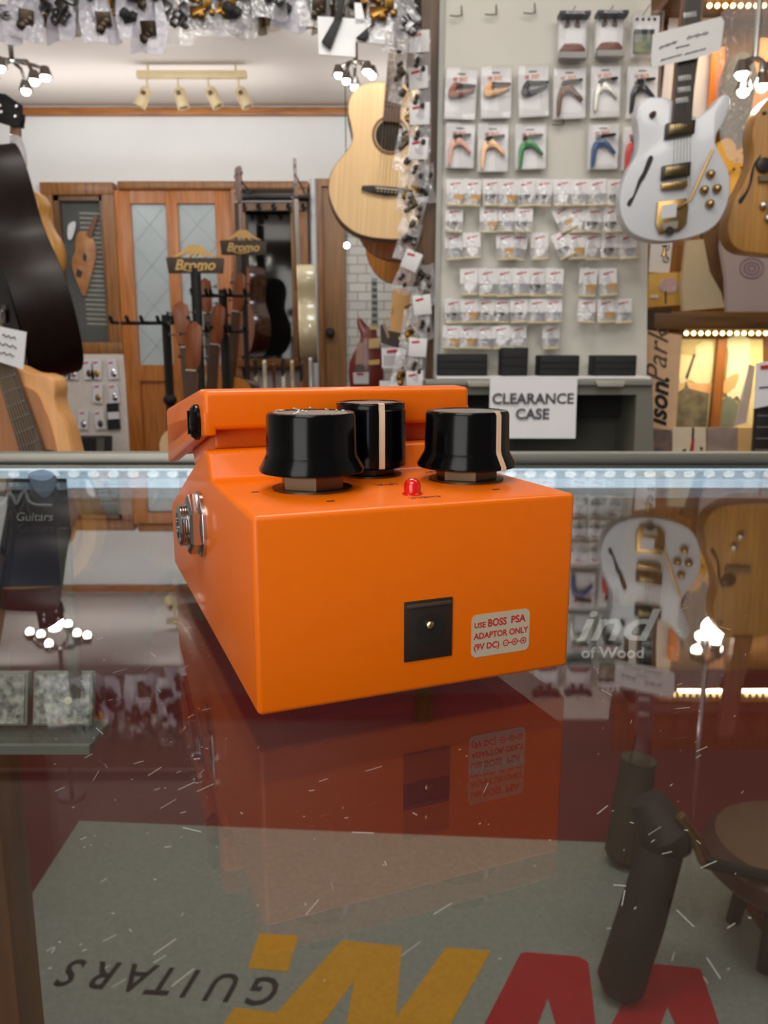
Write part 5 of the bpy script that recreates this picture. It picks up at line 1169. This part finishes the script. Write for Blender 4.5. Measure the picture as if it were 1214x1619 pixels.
# ------------------------------------------------------------------ things inside the counter
c = Plane(55, 830, .50)
t = thing('banner_card', 'dark blue card with white script lettering inside the counter at the left', 'card', c.o, (0, 0, 0))
cardb = mat('card_night_blue', (44, 50, 78), .5, rgb2=(30, 32, 44), scale=14)
B().prism(c.pts([(-60, 757), (104, 757), (108, 810), (114, 870), (112, 912), (100, 926), (-60, 930)]), 0, .0015).build('card_sheet', cardb, t)
B().prism(smooth(c.pts([(46, 748), (70, 742), (88, 752), (90, 766), (82, 780), (70, 786), (58, 776), (50, 762)]), 3), -.0012, .0).build('led_glow_patch', mat('glow_pale_blue', (150, 176, 206), .5, rgb2=(120, 150, 190), scale=90), t)  # light strip showing through the card, painted as a pale blue patch
pts = [(-20, 792), (4, 796), (12, 784), (18, 778), (24, 790), (28, 796), (36, 780), (42, 776), (46, 790), (58, 797), (84, 798)]
B().tube([(x, -.0012, z) for x, z in smooth(c.pts(pts), 3, closed=False)], .0010, 5).build('script_stroke', paper, t)
text('lettering', 'Guitars', .0078, paper, t, (c(55, 817)[0], -.0012, c(55, 817)[1]), shear=.2)
t2 = thing('lettered_card', 'smoked card with white lettering inside the counter right of the pedal', 'card', P(955, 1005, .50))
c = Plane(955, 1005, .50)
B().prism(c.pts([(880, 958), (1030, 958), (1030, 1052), (880, 1052)]), 0, .0015).build('card_sheet', clear('smoked_sheet', tint=(150, 150, 150), haze=.25, haze_rgb=(70, 66, 62), rough=.2), t2)
text('lettering', 'ind', .030, paper, t2, (c(968, 990)[0], -.0008, c(968, 990)[1]), bold=.012, shear=.3, sx=1.3)
text('lettering', 'of Wood', .0105, paper, t2, (c(968, 1032)[0], -.0008, c(968, 1032)[1]), bold=.008, sx=1.05)
# little glass shelf with speckled trays
zsh = P(80, 1160, .42).z
sh_ = thing('glass_shelf', 'small glass shelf inside the counter at the left carrying speckled trays', 'shelf', (-.245, .42, zsh))
B().box((.0, .005, -.003), (.170, .03, .004)).build('shelf_glass', clear('shelf_glass', tint=(225, 235, 232), haze=.25, haze_rgb=(150, 156, 152), f0=.05), sh_)
B().box((.0, -.012, -.003), (.170, .003, .005)).build('shelf_edge', mat('shelf_edge_grey', (120, 124, 120), .3), sh_)
for s in (-.07, .07): B().box((s, .012, .055), (.006, .004, .12)).build('hanger_bar', steel_grey, sh_)
spk = mat('speckled_foil', (205, 205, 196), .5, rgb2=(30, 34, 48), scale=230)
for x0, x1, lab in ((-60, 44, 'speckled grey tray on the glass shelf, the left one cut by the photo edge'), (58, 146, 'speckled grey tray with a cream dot on the glass shelf, nearest the pedal')):
    c = Plane((x0 + x1) / 2, 1157, .43); a = c(x0, 1157); b = c(x1, 1078); h = b[1] - a[1]
    t = thing('speckled_tray', lab, 'tray', (c.o.x, .43, zsh + .0005), (R(-14), 0, 0), 'speckled trays on the glass shelf')
    B().box((0, 0, h / 2), (b[0] - a[0], .006, h), bev=.001).build('tray_body', mat('tray_frame_grey', (140, 144, 138), .4), t)
    B().box((0, -.0034, h / 2), ((b[0] - a[0]) * .92, .001, h * .9)).build('speckled_sheet', spk, t)
    if x0 > 0: B().lathe([(.0022, 0), (.0022, .0012), (.001, .0016)], (.004, -.004, h * .48), 16, rot=(R(90), 0, 0)).build('cream_dot', mat('cream_dot', (236, 222, 176), .4), t)
